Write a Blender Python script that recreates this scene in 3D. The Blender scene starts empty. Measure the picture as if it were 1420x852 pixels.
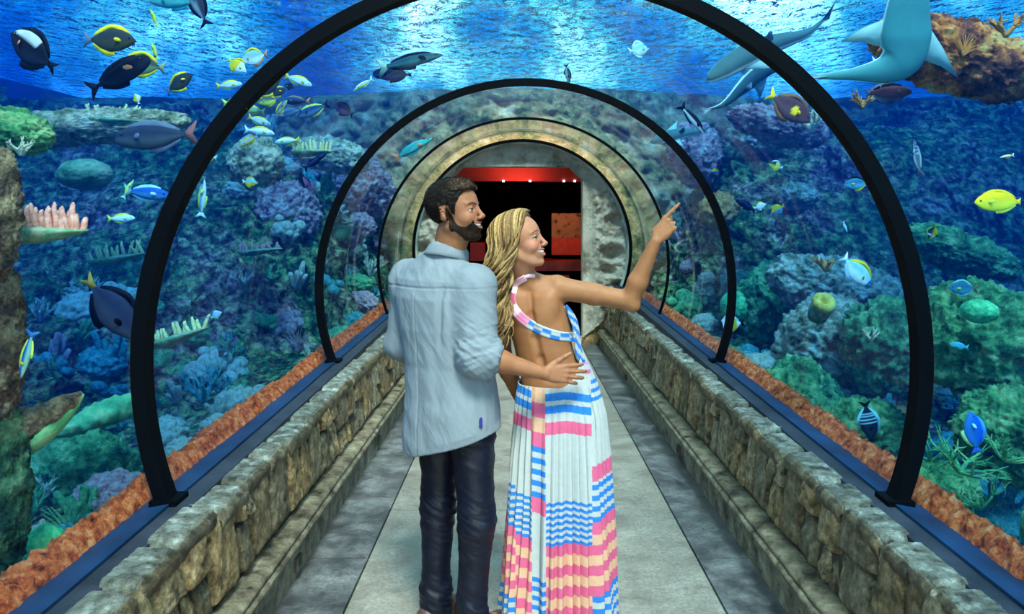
import bpy, bmesh, math, random
import numpy as np
from mathutils import Vector, Matrix, Quaternion
random.seed(7); np.random.seed(7)
C = bpy.context.scene
col = C.collection
PI = math.pi
# ------------------------------------------------------------------ camera, world, sun, exposure
F = 1070.0; CX = 719.0; CY = 285.0; H = 1.70      # focal length in px of the 1420x852 frame, eye height
cd = bpy.data.cameras.new('camera'); cam = bpy.data.objects.new('camera', cd); col.objects.link(cam)
cam.location = (0, 0, H); cam.rotation_euler = (PI/2, 0, 0)
cd.sensor_width = 36.0; cd.lens = 36.0*F/1420.0
cd.shift_x = (710-CX)/1420.0; cd.shift_y = -(426-CY)/1420.0
cd.clip_start = 0.05; cd.clip_end = 300
C.camera = cam
vs = C.view_settings; vs.view_transform = 'Standard'; vs.look = 'None'; vs.gamma = 1; vs.use_curve_mapping = False
vs.exposure = 0.15
cy = C.cycles
cy.max_bounces = 8; cy.diffuse_bounces = 3; cy.glossy_bounces = 3; cy.transmission_bounces = 4
cy.volume_bounces = 1; cy.transparent_max_bounces = 20; cy.use_denoising = True
cy.sample_clamp_indirect = 4.0; cy.caustics_reflective = False; cy.caustics_refractive = False

def N(nt, t, **kw):
    n = nt.nodes.new(t)
    for k, v in kw.items():
        if k.startswith('i_'):
            key = k[2:].replace('_', ' ')
            n.inputs[int(key) if key.isdigit() else key].default_value = v
        else: setattr(n, k, v)
    return n
def L(nt, a, b): nt.links.new(a, b)
def ramp(nt, fac, stops, interp='LINEAR'):
    r = nt.nodes.new('ShaderNodeValToRGB'); r.color_ramp.interpolation = interp
    e = r.color_ramp.elements
    while len(e) < len(stops): e.new(0.5)
    for k, (p, c) in enumerate(stops):
        e[k].position = p; e[k].color = (c[0], c[1], c[2], 1)
    if fac is not None: nt.links.new(fac, r.inputs[0])
    return r

w = bpy.data.worlds.new('world'); C.world = w; w.use_nodes = True
nt = w.node_tree; nt.nodes.clear()
tc = N(nt, 'ShaderNodeTexCoord'); ns = N(nt, 'ShaderNodeTexNoise', i_Scale=4.5, i_Detail=4.0, i_Roughness=0.6)
L(nt, tc.outputs['Generated'], ns.inputs['Vector'])
rp = ramp(nt, ns.outputs['Fac'], [(0.36, (0.01, 0.12, 0.45)), (0.45, (0.03, 0.45, 0.70)), (0.53, (0.45, 1.2, 0.95)), (0.63, (5.0, 4.2, 3.2))])
bg = N(nt, 'ShaderNodeBackground', i_Strength=2.3); L(nt, rp.outputs[0], bg.inputs['Color'])
L(nt, bg.outputs[0], N(nt, 'ShaderNodeOutputWorld').inputs[0])

sd = bpy.data.lights.new('sun', 'SUN'); sd.energy = 14.5; sd.angle = math.radians(14); sd.color = (1.0, 0.80, 0.58)
sun = bpy.data.objects.new('sun', sd); col.objects.link(sun); sun.rotation_euler = (math.radians(33), math.radians(8), 0)
# added soft fill lamp behind the viewer, brightening the couple and the tunnel
ad = bpy.data.lights.new('rear_fill_light', 'AREA'); ad.shape = 'RECTANGLE'; ad.size = 2.2; ad.size_y = 1.8; ad.energy = 22; ad.color = (1, 0.86, 0.72)
al = bpy.data.objects.new('rear_fill_light', ad); col.objects.link(al)
al.location = (0.3, -2.2, 1.9); al.rotation_euler = (math.radians(86), 0, 0)

# ------------------------------------------------------------------ helpers
def P(px, py, Y):                       # photo pixel at distance Y -> world point
    return ((px-CX)*Y/F, Y, H-(py-CY)*Y/F)
def zfloor(Y): return 0.096-0.0308*Y

_rng = np.random.RandomState(3)
_perm = _rng.permutation(256); _perm = np.concatenate([_perm, _perm, _perm])
_grad = _rng.randn(256, 3); _grad /= np.linalg.norm(_grad, axis=1)[:, None]
def perlin(p):
    p = np.asarray(p, float); sh = p.shape[:-1]; p = p.reshape(-1, 3)
    i = np.floor(p).astype(int); f = p-i; i &= 255
    u = f*f*f*(f*(f*6-15)+10); out = np.zeros(len(p))
    for dx in (0, 1):
        for dy in (0, 1):
            for dz in (0, 1):
                h = _perm[_perm[_perm[i[:, 0]+dx]+i[:, 1]+dy]+i[:, 2]+dz]
                g = _grad[h & 255]
                d = (g[:, 0]*(f[:, 0]-dx)+g[:, 1]*(f[:, 1]-dy)+g[:, 2]*(f[:, 2]-dz))
                wgt = (u[:, 0] if dx else 1-u[:, 0])*(u[:, 1] if dy else 1-u[:, 1])*(u[:, 2] if dz else 1-u[:, 2])
                out += d*wgt
    return out.reshape(sh)*1.4
def fbm(p, sc=1.0, oct=4, seed=0.0, ridge=False):
    p = np.asarray(p, float)*sc+seed*17.31; a = 1.0; s = 0; t = 0
    for k in range(oct):
        n = perlin(p)
        if ridge: n = 1-2*np.abs(n)
        s = s+a*n; t += a; a *= 0.5; p = p*2.03+5.7
    return s/t

def worley(p, seed=0):
    p = np.asarray(p, float)+seed*7.7; sh = p.shape[:-1]; p = p.reshape(-1, 3); i0 = np.floor(p).astype(int); best = np.full(len(p), 9.0)
    for dx in (-1, 0, 1):
        for dy in (-1, 0, 1):
            for dz in (-1, 0, 1):
                c = i0+np.array([dx, dy, dz]); q = c & 255; h = _perm[_perm[_perm[q[:, 0]]+q[:, 1]]+q[:, 2]]
                o = np.stack([_perm[h], _perm[h+61], _perm[h+131]], 1)/256.0
                best = np.minimum(best, ((c+o-p)**2).sum(1))
    return np.sqrt(best).reshape(sh)

def mesh_obj(name, verts, faces, mat=None, parent=None, smooth=True, colors=None, uvs=None):
    me = bpy.data.meshes.new(name)
    verts = np.asarray(verts, dtype=np.float32)
    if isinstance(faces, np.ndarray):
        nf, k = faces.shape
        me.vertices.add(len(verts)); me.vertices.foreach_set('co', verts.ravel())
        me.loops.add(nf*k); me.loops.foreach_set('vertex_index', faces.astype(np.int32).ravel())
        me.polygons.add(nf); me.polygons.foreach_set('loop_start', np.arange(0, nf*k, k, dtype=np.int32))
        me.update(calc_edges=True)
    else:
        me.from_pydata([tuple(map(float, v)) for v in verts], [], faces)
    if smooth: me.polygons.foreach_set('use_smooth', [True]*len(me.polygons))
    if colors is not None:
        a = me.color_attributes.new('Col', 'FLOAT_COLOR', 'POINT')
        cc = np.ones((len(verts), 4), np.float32); cc[:, :3] = colors; a.data.foreach_set('color', cc.ravel())
    me.validate()
    o = bpy.data.objects.new(name, me); col.objects.link(o)
    if mat: me.materials.append(mat)
    if parent: o.parent = parent
    return o
def tag(o, label=None, cat=None, group=None, kind=None):
    if label: o['label'] = label
    if cat: o['category'] = cat
    if group: o['group'] = group
    if kind: o['kind'] = kind
    return o
def empty(name, loc, label, cat, group=None, rot=(0, 0, 0)):
    o = bpy.data.objects.new(name, None); col.objects.link(o); o.location = loc; o.rotation_euler = rot
    o.empty_display_size = 0.1
    return tag(o, label, cat, group)
def grid_faces(nu, nv, closed_u=False, closed_v=False, flip=False):
    i, j = np.meshgrid(np.arange(nu if closed_u else nu-1), np.arange(nv if closed_v else nv-1), indexing='ij')
    i = i.ravel(); j = j.ravel(); i2 = (i+1) % nu; j2 = (j+1) % nv
    f = np.stack([i*nv+j, i2*nv+j, i2*nv+j2, i*nv+j2], 1)
    return f[:, ::-1] if flip else f
class MB:                                # collects pieces of ONE mesh
    def __init__(s): s.v = []; s.f = []; s.c = []; s.n = 0
    def add(s, v, f, c=None):
        v = np.asarray(v, float); s.v.append(v)
        for q in (f.tolist() if isinstance(f, np.ndarray) else f): s.f.append([k+s.n for k in q])
        s.c.append(np.tile(np.asarray(c if c is not None else (1, 1, 1), float), (len(v), 1)) if c is None or np.ndim(c) == 1 else c)
        s.n += len(v)
    def build(s, name, mat, parent=None, smooth=True, color=False):
        return mesh_obj(name, np.concatenate(s.v), s.f, mat, parent, smooth, np.concatenate(s.c) if color else None)
def frames(pts):
    pts = np.asarray(pts, float); t = np.gradient(pts, axis=0); t /= np.linalg.norm(t, axis=1)[:, None]+1e-9
    n = np.zeros_like(pts); a = np.array([0, 0, 1.0]) if abs(t[0][2]) < .9 else np.array([1.0, 0, 0])
    v = a-t[0]*a.dot(t[0]); n[0] = v/np.linalg.norm(v)
    for k in range(1, len(pts)):
        v = n[k-1]-t[k]*n[k-1].dot(t[k]); n[k] = v/(np.linalg.norm(v)+1e-9)
    return t, n, np.cross(t, n)
def tube(pts, rad, seg=8, flat=1.0, cap=True):
    pts = np.asarray(pts, float); m = len(pts); rad = np.broadcast_to(np.asarray(rad, float), (m,))
    t, n, b = frames(pts); a = np.arange(seg)*2*PI/seg
    v = pts[:, None]+rad[:, None, None]*(np.cos(a)[None, :, None]*n[:, None]+flat*np.sin(a)[None, :, None]*b[:, None])
    f = grid_faces(m, seg, closed_v=True).tolist()
    if cap: f.append(list(range(seg))[::1]); f.append([(m-1)*seg+k for k in range(seg)][::-1])
    return v.reshape(-1, 3), f
def spline(pts, n=20):
    pts = np.asarray(pts, float); m = len(pts)
    p = np.vstack([2*pts[0]-pts[1], pts, 2*pts[-1]-pts[-2]]); out = []
    for t in np.linspace(0, m-1-1e-6, n):
        k = int(t); u = t-k; a, b, c, d = p[k:k+4]
        out.append(.5*((2*b)+(-a+c)*u+(2*a-5*b+4*c-d)*u*u+(-a+3*b-3*c+d)*u**3))
    return np.array(out)
def box(cx, cy_, cz, sx, sy, sz):
    v = [(cx+a*sx/2, cy_+b*sy/2, cz+c*sz/2) for a in (-1, 1) for b in (-1, 1) for c in (-1, 1)]
    return v, [[0, 1, 3, 2], [4, 6, 7, 5], [0, 4, 5, 1], [2, 3, 7, 6], [0, 2, 6, 4], [1, 5, 7, 3]]
_ico = {}
def ico(n):
    if n not in _ico:
        bm = bmesh.new(); bmesh.ops.create_icosphere(bm, subdivisions=n, radius=1)
        bm.verts.ensure_lookup_table()
        _ico[n] = (np.array([v.co[:] for v in bm.verts]), [[v.index for v in f.verts] for f in bm.faces]); bm.free()
    return _ico[n]

# ------------------------------------------------------------------ materials
def mat_new(name):
    m = bpy.data.materials.new(name); m.use_nodes = True; nt = m.node_tree; nt.nodes.clear()
    out = N(nt, 'ShaderNodeOutputMaterial'); return m, nt, out
def simple(name, color, rough=0.6, metal=0.0, spec=0.5, bump=0, bscale=40, var=0.0, vscale=8, attr=False, coat=0, sss=0, coords='Object'):
    m, nt, out = mat_new(name); b = N(nt, 'ShaderNodeBsdfPrincipled', i_Roughness=rough, i_Metallic=metal)
    b.inputs['Specular IOR Level'].default_value = spec
    b.inputs['Coat Weight'].default_value = coat
    if sss:
        b.inputs['Subsurface Weight'].default_value = sss; b.inputs['Subsurface Radius'].default_value = (0.012, 0.005, 0.003); b.inputs['Subsurface Scale'].default_value = 1.0
    tc = N(nt, 'ShaderNodeTexCoord'); src = None
    if attr:
        src = N(nt, 'ShaderNodeAttribute', attribute_name='Col').outputs['Color']
    if var:
        n = N(nt, 'ShaderNodeTexNoise', i_Scale=vscale, i_Detail=5.0); L(nt, tc.outputs[coords], n.inputs['Vector'])
        mr = N(nt, 'ShaderNodeMapRange', i_1=0.3, i_2=0.7, i_3=1-var, i_4=1+var); L(nt, n.outputs['Fac'], mr.inputs[0])
        mx = N(nt, 'ShaderNodeVectorMath', operation='SCALE'); L(nt, mr.outputs[0], mx.inputs['Scale'])
        if src: L(nt, src, mx.inputs[0])
        else: mx.inputs[0].default_value = color[:3]
        src = mx.outputs[0]
    if src: L(nt, src, b.inputs['Base Color'])
    else: b.inputs['Base Color'].default_value = (*color[:3], 1)
    if bump:
        n2 = N(nt, 'ShaderNodeTexNoise', i_Scale=bscale, i_Detail=6.0, i_Roughness=0.65); L(nt, tc.outputs[coords], n2.inputs['Vector'])
        bp = N(nt, 'ShaderNodeBump', i_Strength=1.0, i_Distance=bump); L(nt, n2.outputs['Fac'], bp.inputs['Height']); L(nt, bp.outputs[0], b.inputs['Normal'])
    L(nt, b.outputs[0], out.inputs[0]); return m
def blotch(name, stops, scale=6, rough=0.8, bump=0.01, bscale=30, detail=8, voro=0, attr=False, spec=0.3):
    """rock-like: noise driven colour ramp, optional per-vertex tint, fine bump"""
    m, nt, out = mat_new(name); b = N(nt, 'ShaderNodeBsdfPrincipled', i_Roughness=rough); b.inputs['Specular IOR Level'].default_value = spec
    tc = N(nt, 'ShaderNodeTexCoord'); n = N(nt, 'ShaderNodeTexNoise', i_Scale=scale, i_Detail=float(detail), i_Roughness=0.7)
    L(nt, tc.outputs['Object'], n.inputs['Vector']); r = ramp(nt, n.outputs['Fac'], stops); c = r.outputs[0]
    if attr:
        at = N(nt, 'ShaderNodeAttribute', attribute_name='Col'); mx = N(nt, 'ShaderNodeVectorMath', operation='MULTIPLY')
        L(nt, c, mx.inputs[0]); L(nt, at.outputs['Color'], mx.inputs[1]); c = mx.outputs[0]
    L(nt, c, b.inputs['Base Color'])
    n2 = N(nt, 'ShaderNodeTexNoise', i_Scale=bscale, i_Detail=8.0, i_Roughness=0.7); L(nt, tc.outputs['Object'], n2.inputs['Vector'])
    h = n2.outputs['Fac']
    if voro:
        v = N(nt, 'ShaderNodeTexVoronoi', i_Scale=voro); L(nt, tc.outputs['Object'], v.inputs['Vector'])
        mt = N(nt, 'ShaderNodeMath', operation='SUBTRACT'); L(nt, h, mt.inputs[0]); L(nt, v.outputs['Distance'], mt.inputs[1]); h = mt.outputs[0]
    bp = N(nt, 'ShaderNodeBump', i_Strength=1.0, i_Distance=bump); L(nt, h, bp.inputs['Height']); L(nt, bp.outputs[0], b.inputs['Normal'])
    L(nt, b.outputs[0], out.inputs[0]); return m

M = {}
M['ring'] = simple('black_metal', (0.0015, 0.002, 0.0035), 0.6, spec=0.05)
M['frame_blue'] = simple('blue_seal', (0.006, 0.03, 0.08), 0.5, spec=.2, var=.4, vscale=5)
M['ledge'] = simple('ledge_slate', (0.028, 0.03, 0.042), 0.6, spec=.2, var=0.35, vscale=6, bump=.004, bscale=30)
# ------------------------------------------------------------------ the tunnel: floor, walls, glass, rings, portal
TX = 0.05; TZ = 1.11; TR = 1.485; BASEZ = 0.565; YEND = 10.62
YB = -1.2                                  # setting runs a little behind the viewer
def smat():
    # floor: pale middle band, darker rough side slabs, thin joints
    m, nt, out = mat_new('floor_slabs'); b = N(nt, 'ShaderNodeBsdfPrincipled', i_Roughness=0.42)
    g = N(nt, 'ShaderNodeNewGeometry'); sx = N(nt, 'ShaderNodeSeparateXYZ'); L(nt, g.outputs['Position'], sx.inputs[0])
    n = N(nt, 'ShaderNodeTexNoise', i_Scale=5.0, i_Detail=9.0, i_Roughness=0.72); L(nt, g.outputs['Position'], n.inputs['Vector'])
    n3 = N(nt, 'ShaderNodeTexNoise', i_Scale=60.0, i_Detail=5.0, i_Roughness=0.7); L(nt, g.outputs['Position'], n3.inputs['Vector'])
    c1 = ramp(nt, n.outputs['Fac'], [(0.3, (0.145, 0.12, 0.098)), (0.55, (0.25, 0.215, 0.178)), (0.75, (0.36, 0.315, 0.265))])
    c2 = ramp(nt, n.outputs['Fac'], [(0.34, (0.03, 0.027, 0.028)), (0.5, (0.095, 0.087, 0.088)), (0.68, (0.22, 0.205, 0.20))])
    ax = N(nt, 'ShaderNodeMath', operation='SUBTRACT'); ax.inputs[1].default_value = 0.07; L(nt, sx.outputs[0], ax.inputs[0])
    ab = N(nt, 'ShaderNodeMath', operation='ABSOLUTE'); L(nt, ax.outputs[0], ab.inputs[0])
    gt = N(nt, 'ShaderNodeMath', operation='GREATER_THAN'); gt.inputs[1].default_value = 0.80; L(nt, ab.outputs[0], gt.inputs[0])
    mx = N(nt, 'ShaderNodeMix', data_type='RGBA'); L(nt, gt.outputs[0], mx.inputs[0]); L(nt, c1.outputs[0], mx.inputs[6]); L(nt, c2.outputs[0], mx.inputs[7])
    sp = N(nt, 'ShaderNodeMapRange', i_1=0.42, i_2=0.6, i_3=0.78, i_4=1.12); L(nt, n3.outputs['Fac'], sp.inputs[0])
    vm = N(nt, 'ShaderNodeVectorMath', operation='SCALE'); L(nt, mx.outputs[2], vm.inputs[0]); L(nt, sp.outputs[0], vm.inputs['Scale'])
    L(nt, vm.outputs[0], b.inputs['Base Color'])
    bp = N(nt, 'ShaderNodeBump', i_Strength=0.6, i_Distance=0.004); L(nt, n3.outputs['Fac'], bp.inputs['Height']); L(nt, bp.outputs[0], b.inputs['Normal'])
    rr = ramp(nt, n.outputs['Fac'], [(0.35, (0.3,)*3), (0.65, (0.6,)*3)]); L(nt, rr.outputs[0], b.inputs['Roughness'])
    L(nt, b.outputs[0], out.inputs[0]); return m
M['floor'] = smat()
M['joint'] = simple('joint_dark', (0.05, 0.045, 0.04), 0.9)
M['stone'] = blotch('wall_stone', [(0.36, (0.045, 0.032, 0.02)), (0.46, (0.16, 0.115, 0.068)), (0.55, (0.27, 0.205, 0.13)), (0.68, (0.56, 0.46, 0.32))], 19, 0.42, .016, 55, attr=True)
M['mould'] = blotch('wall_plinth', [(0.36, (0.025, 0.018, 0.012)), (0.45, (0.13, 0.095, 0.06)), (0.56, (0.26, 0.20, 0.13)), (0.70, (0.45, 0.38, 0.27))], 9, 0.42, .012, 60)
M['portal'] = blotch('portal_cement', [(0.30, (0.16, 0.11, 0.075)), (0.44, (0.42, 0.34, 0.25)), (0.58, (0.62, 0.52, 0.40)), (0.72, (0.62, 0.42, 0.30))], 4.2, 0.85, .03, 14)

# floor as slabs with fine joints between them
mb = MB()
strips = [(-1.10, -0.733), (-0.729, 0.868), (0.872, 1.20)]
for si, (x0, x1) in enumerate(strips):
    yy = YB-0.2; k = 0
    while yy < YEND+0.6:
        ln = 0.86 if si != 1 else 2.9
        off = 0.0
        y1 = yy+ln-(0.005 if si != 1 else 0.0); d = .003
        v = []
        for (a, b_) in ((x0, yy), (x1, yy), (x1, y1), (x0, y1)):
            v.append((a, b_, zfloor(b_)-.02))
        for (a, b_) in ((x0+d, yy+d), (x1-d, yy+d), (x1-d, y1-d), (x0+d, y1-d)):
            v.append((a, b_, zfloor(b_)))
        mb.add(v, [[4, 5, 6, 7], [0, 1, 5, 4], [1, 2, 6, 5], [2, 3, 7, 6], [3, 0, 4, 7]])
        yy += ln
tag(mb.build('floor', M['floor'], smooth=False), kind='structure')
v = [(-1.3, YB-.3, zfloor(YB)-.018+.0), (1.4, YB-.3, zfloor(YB)-.018), (1.4, YEND+.6, zfloor(YEND+.6)-.018), (-1.3, YEND+.6, zfloor(YEND+.6)-.018)]
fb = [(a, b_, c-.25) for a, b_, c in v]
o = mesh_obj('floor_bed', v+fb, [[0, 1, 2, 3], [7, 6, 5, 4], [0, 4, 5, 1], [1, 5, 6, 2], [2, 6, 7, 3], [3, 7, 4, 0]], M['joint'], smooth=False); tag(o, kind='structure')

def bevel_block(quad, face_n, depth, inset=.006, bulge=.0, rough=.004, nu=7, nv=7, col3=(1, 1, 1), seed=0):
    """a hewn stone: a bilinear quad patch pushed out along face_n with rounded noisy edges"""
    q = np.asarray(quad, float); n = np.asarray(face_n, float)
    u = np.linspace(0, 1, nu); vv = np.linspace(0, 1, nv); U, V = np.meshgrid(u, vv, indexing='ij')
    p = (1-U)[..., None]*(1-V)[..., None]*q[0]+U[..., None]*(1-V)[..., None]*q[1]+U[..., None]*V[..., None]*q[2]+(1-U)[..., None]*V[..., None]*q[3]
    e = np.minimum(np.minimum(U, 1-U)*nu*.5, np.minimum(V, 1-V)*nv*.5); prof = np.clip(e*1.6, 0, 1)**.45
    jit = fbm(p, 9, 3, seed)
    h = depth*(prof-1)+bulge*np.sin(PI*U)*np.sin(PI*V)+rough*jit*prof*2+rough*2*fbm(p, 30, 2, seed+3)*prof
    p = p+n*h[..., None]
    return p.reshape(-1, 3), grid_faces(nu, nv)

def parapet(side):
    s = side; name = 'wall_left' if s < 0 else 'wall_right'
    X = lambda w: TX+s*w
    mb = MB(); rnd = random.Random(11 if s < 0 else 23)
    ztop = lambda y: 0.625-0.012*y
    # backing core (dark mortar), extruded profile
    ys = np.linspace(YB, YEND, 40)
    prof = lambda y: [(1.085, zfloor(y)-.1), (1.085, zfloor(y)+.2), (1.140, zfloor(y)+.2), (1.175, ztop(y)-.03), (1.36, ztop(y)-.03), (1.36, zfloor(y)-.1)]
    v = np.array([[(X(a), y, b) for a, b in prof(y)] for y in ys]); m = v.shape[1]
    f = grid_faces(len(ys), m, closed_v=True, flip=s > 0).tolist()+[[k for k in range(m)], [(len(ys)-1)*m+k for k in range(m)]]
    mb.add(v.reshape(-1, 3), f, (.06, .05, .04))
    # face stones: irregular, mixed courses
    y = YB
    tones = [(1, 1, 1), (.82, .78, .7), (1.12, 1.05, .95), (.75, .66, .52), (1.0, .85, .66), (.66, .62, .58), (1.2, .98, .72)]
    while y < YEND-.05:
        wdt = rnd.uniform(.13, .30); y1 = min(y+wdt, YEND); zb = zfloor(y)+.235; zt = ztop(y)-.012
        hh = zt-zb; r = rnd.random(); g = .011
        cells = []
        if r < .42: cells = [(y, y1, 0, 1)]
        elif r < .75:
            c = rnd.uniform(.35, .68); cells = [(y, y1, 0, c), (y, y1, c, 1)]
        else:
            c = rnd.uniform(.4, .65); q = rnd.uniform(.35, .65); ym = y+q*(y1-y)
            cells = [(y, y1, 0, c), (y, ym, c, 1), (ym, y1, c, 1)] if rnd.random() < .5 else [(y, ym, 0, c), (ym, y1, 0, c), (y, y1, c, 1)]
        sl = [rnd.uniform(-.016, .016) for _ in range(4)]
        for (a, b, c, d) in cells:
            za, zb_ = zb+c*hh+g, zb+d*hh-g*(d < 1)
            ln = .016
            quad = [(X(1.118), a+g+sl[0], za), (X(1.118), b-g+sl[1], za+sl[2]*.8), (X(1.152), b-g+sl[1]*.5, zb_), (X(1.152), a+g-sl[0]*.5, zb_+sl[3]*.5*(d < 1))]
            t = rnd.choice(tones); k = rnd.uniform(.8, 1.15)
            vv, ff = bevel_block(quad, (-s, 0, 0), .045, rough=.0065, nu=16, nv=20, bulge=.006, seed=rnd.random()*9)
            mb.add(vv, ff if s < 0 else ff[:, ::-1], np.array(t)*k)
        y = y1
    # cap stones: rounded front lip, rough top
    y = YB
    while y < YEND-.05:
        y1 = min(y+rnd.uniform(.22, .40), YEND); g = .010
        nu, nv = 24, 24; front = rnd.uniform(-.012, .012); sk = rnd.uniform(-.02, .02)
        U = np.linspace(0, 1, nu); V = np.linspace(0, 1, nv)
        vv = np.zeros((nu, nv, 3)); hgt = rnd.uniform(-.008, .012)
        for i, u in enumerate(U):
            yy = y+g+(y1-y-2*g)*u; eu = min(1, min(u, 1-u)*nu*.55)**.5
            for j, q in enumerate(V):                       # q 0: bottom of lip, .35: edge, 1: back
                if q < .35: wd, zz = 1.148-.012*math.sin(q/.35*PI), -.075+.075*(q/.35)
                else:
                    r_ = (q-.35)/.65; wd = 1.148+.118*r_; zz = 0.012*math.sin(min(1, r_*3)*PI/2)-.012
                if .28 < q < .42: wd += .008; zz -= .004
                vv[i, j] = (X(wd+front*(1-q)+(1-eu)*.012*(q < .4)), yy+sk*(q-.35), ztop(yy)+hgt+zz-(1-eu)*.028)
        nz = fbm(vv, 13, 4, rnd.random()*5)*.008+fbm(vv, 40, 3, ridge=True)*.006
        vv[..., 2] += nz; vv[..., 0] -= s*nz*.8*(V < .5)
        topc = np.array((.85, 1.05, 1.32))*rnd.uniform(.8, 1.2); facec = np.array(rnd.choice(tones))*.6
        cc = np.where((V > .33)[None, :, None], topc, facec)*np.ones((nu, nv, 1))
        ff = grid_faces(nu, nv)
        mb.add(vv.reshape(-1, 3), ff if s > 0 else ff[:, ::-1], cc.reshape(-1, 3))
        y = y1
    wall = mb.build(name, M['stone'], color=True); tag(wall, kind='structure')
    # plinth with moulded nosing
    prof = [(1.072, -.02), (1.070, .150), (1.074, .156), (1.050, .160), (1.036, .172), (1.036, .186), (1.046, .194), (1.058, .196), (1.050, .203), (1.054, .216), (1.070, .223), (1.09, .226), (1.15, .232)]
    ys = np.linspace(YB, YEND, 260)
    v = np.array([[(X(a), yv, zfloor(yv)+b) for a, b in prof] for yv in ys])
    nz = fbm(v, 11, 4, 2)*.007+fbm(v, 38, 2, 1)*.003; v[..., 0] += s*np.abs(nz); v[..., 2] += nz*.6*(np.arange(len(prof)) > 1)
    for ky in np.arange(YB, YEND, 1.1):             # joints of the plinth pieces
        v[np.abs(ys-ky) < .012, :, 0] += s*.01
    ff = grid_faces(len(ys), len(prof))
    o = mesh_obj('trim_1' if s < 0 else 'trim_2', v.reshape(-1, 3), ff if s > 0 else ff[:, ::-1], M['mould']); tag(o, kind='structure')
    # dark ledge strip and blue sill that carries the acrylic
    def strip(nm, a0, z0, a1, z1, mt):
        v = []
        for yv in (YB, YEND):
            v += [(X(a0), yv, z0-.08), (X(a0), yv, z0), (X(a1), yv, z1), (X(a1), yv, z1-.08)]
        o = mesh_obj(nm, v, [[0, 1, 5, 4], [1, 2, 6, 5], [2, 3, 7, 6], [3, 0, 4, 7], [0, 3, 2, 1], [4, 5, 6, 7]], mt, smooth=False); tag(o, kind='structure')
    strip('trim_3' if s < 0 else 'trim_4', 1.255, .592, 1.335, .590, M['ledge'])
    strip('trim_5' if s < 0 else 'trim_6', 1.335, .602, 1.455, .580, M['frame_blue'])
parapet(-1); parapet(1)

# small square recessed path lights in the plinth
M['socket'] = simple('socket_black', (0.01, 0.01, 0.012), 0.4); M['socket_rim'] = simple('socket_rim', (0.07, 0.06, 0.045), 0.5, var=.3)
for s, Y in ((1, 5.35), (-1, 5.6), (-1, 3.55), (1, 8.0)):
    x = TX+s*1.07; e = empty('recessed_step_light', (x, Y, zfloor(Y)+.07), 'small square recessed light in the %s plinth, %s' % ('left' if s < 0 else 'right', {5.35: 'beyond the dress', 5.6: 'beyond the man and nearer the portal', 3.55: 'beside the man\'s trouser leg', 8.0: 'nearest the dark doorway'}[Y]), 'light fitting', 'recessed lights along the plinths')
    a = MB()
    for (dy, dz, sy, sz) in ((-.03, 0, .008, .06), (.03, 0, .008, .06), (0, .026, .06, .008), (0, -.026, .06, .008)):
        a.add(*box(-s*.006, dy, dz, .022, sy, sz))
    a.build('rim', M['socket_rim'], e, smooth=False)
    a = MB(); a.add(*box(-s*.003, 0, 0, .016, .054, .046)); a.build('lens', M['socket'], e, smooth=False)

# acrylic panels between the black hoops
def acrylic(nm='acrylic', k_=0.07):
    m, nt, out = mat_new(nm)
    fr = N(nt, 'ShaderNodeFresnel', i_IOR=1.12); g = N(nt, 'ShaderNodeBsdfGlossy', i_Roughness=0.03); g.inputs['Color'].default_value = (1, 1, 1, 1)
    t = N(nt, 'ShaderNodeBsdfTransparent'); t.inputs['Color'].default_value = (.97, .985, .99, 1)
    mr = N(nt, 'ShaderNodeMath', operation='MULTIPLY'); mr.inputs[1].default_value = k_; L(nt, fr.outputs[0], mr.inputs[0])
    mx = N(nt, 'ShaderNodeMixShader'); L(nt, mr.outputs[0], mx.inputs[0]); L(nt, t.outputs[0], mx.inputs[1]); L(nt, g.outputs[0], mx.inputs[2])
    L(nt, mx.outputs[0], out.inputs[0]); return m
M['acrylic'] = acrylic(); M['acrylic_far'] = acrylic('acrylic_glossy_far', 0.36); M['acrylic_mid'] = acrylic('acrylic_glossy_mid', 0.17)  # reflection strength raised on the two panels nearest the portal
A0 = math.asin((TZ-BASEZ)/TR)                      # hoop runs from -A0 below the centre, over the top
def arc(n, r): 
    a = np.linspace(PI+A0, -A0, n); return TX+r*np.cos(a), TZ+r*np.sin(a)
RY = [0.28, 2.89, 5.47, 7.85, 10.45]
edges = [YB]+RY[1:4]+[YEND]
for k in range(4):
    y0, y1 = edges[k], edges[k+1]; n = 72
    x1_, z1_ = arc(n, TR+.004); x2_, z2_ = arc(n, TR+.034)
    v = [];
    for yv in (y0+.004, y1-.004):
        v += [(a, yv, b) for a, b in zip(x1_, z1_)]
        v += [(a, yv, b) for a, b in zip(x2_[::-1], z2_[::-1])]
    f = grid_faces(2, 2*n, closed_v=True).tolist()+[list(range(2*n)), [2*n+q for q in range(2*n)][::-1]]
    o = mesh_obj('window_%d' % (k+1), v, f, M[('acrylic', 'acrylic', 'acrylic_mid', 'acrylic_far')[k]]); tag(o, kind='structure')
    for p in o.data.polygons:
        if len(p.vertices) > 4: p.use_smooth = False
labels = ['', 'black metal hoop nearest the viewer, widest arch of the tunnel', 'second black metal hoop arching over the couple', 'thin dark hoop between the couple\'s arch and the portal', 'innermost dark hoop framing the cement portal']
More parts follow.
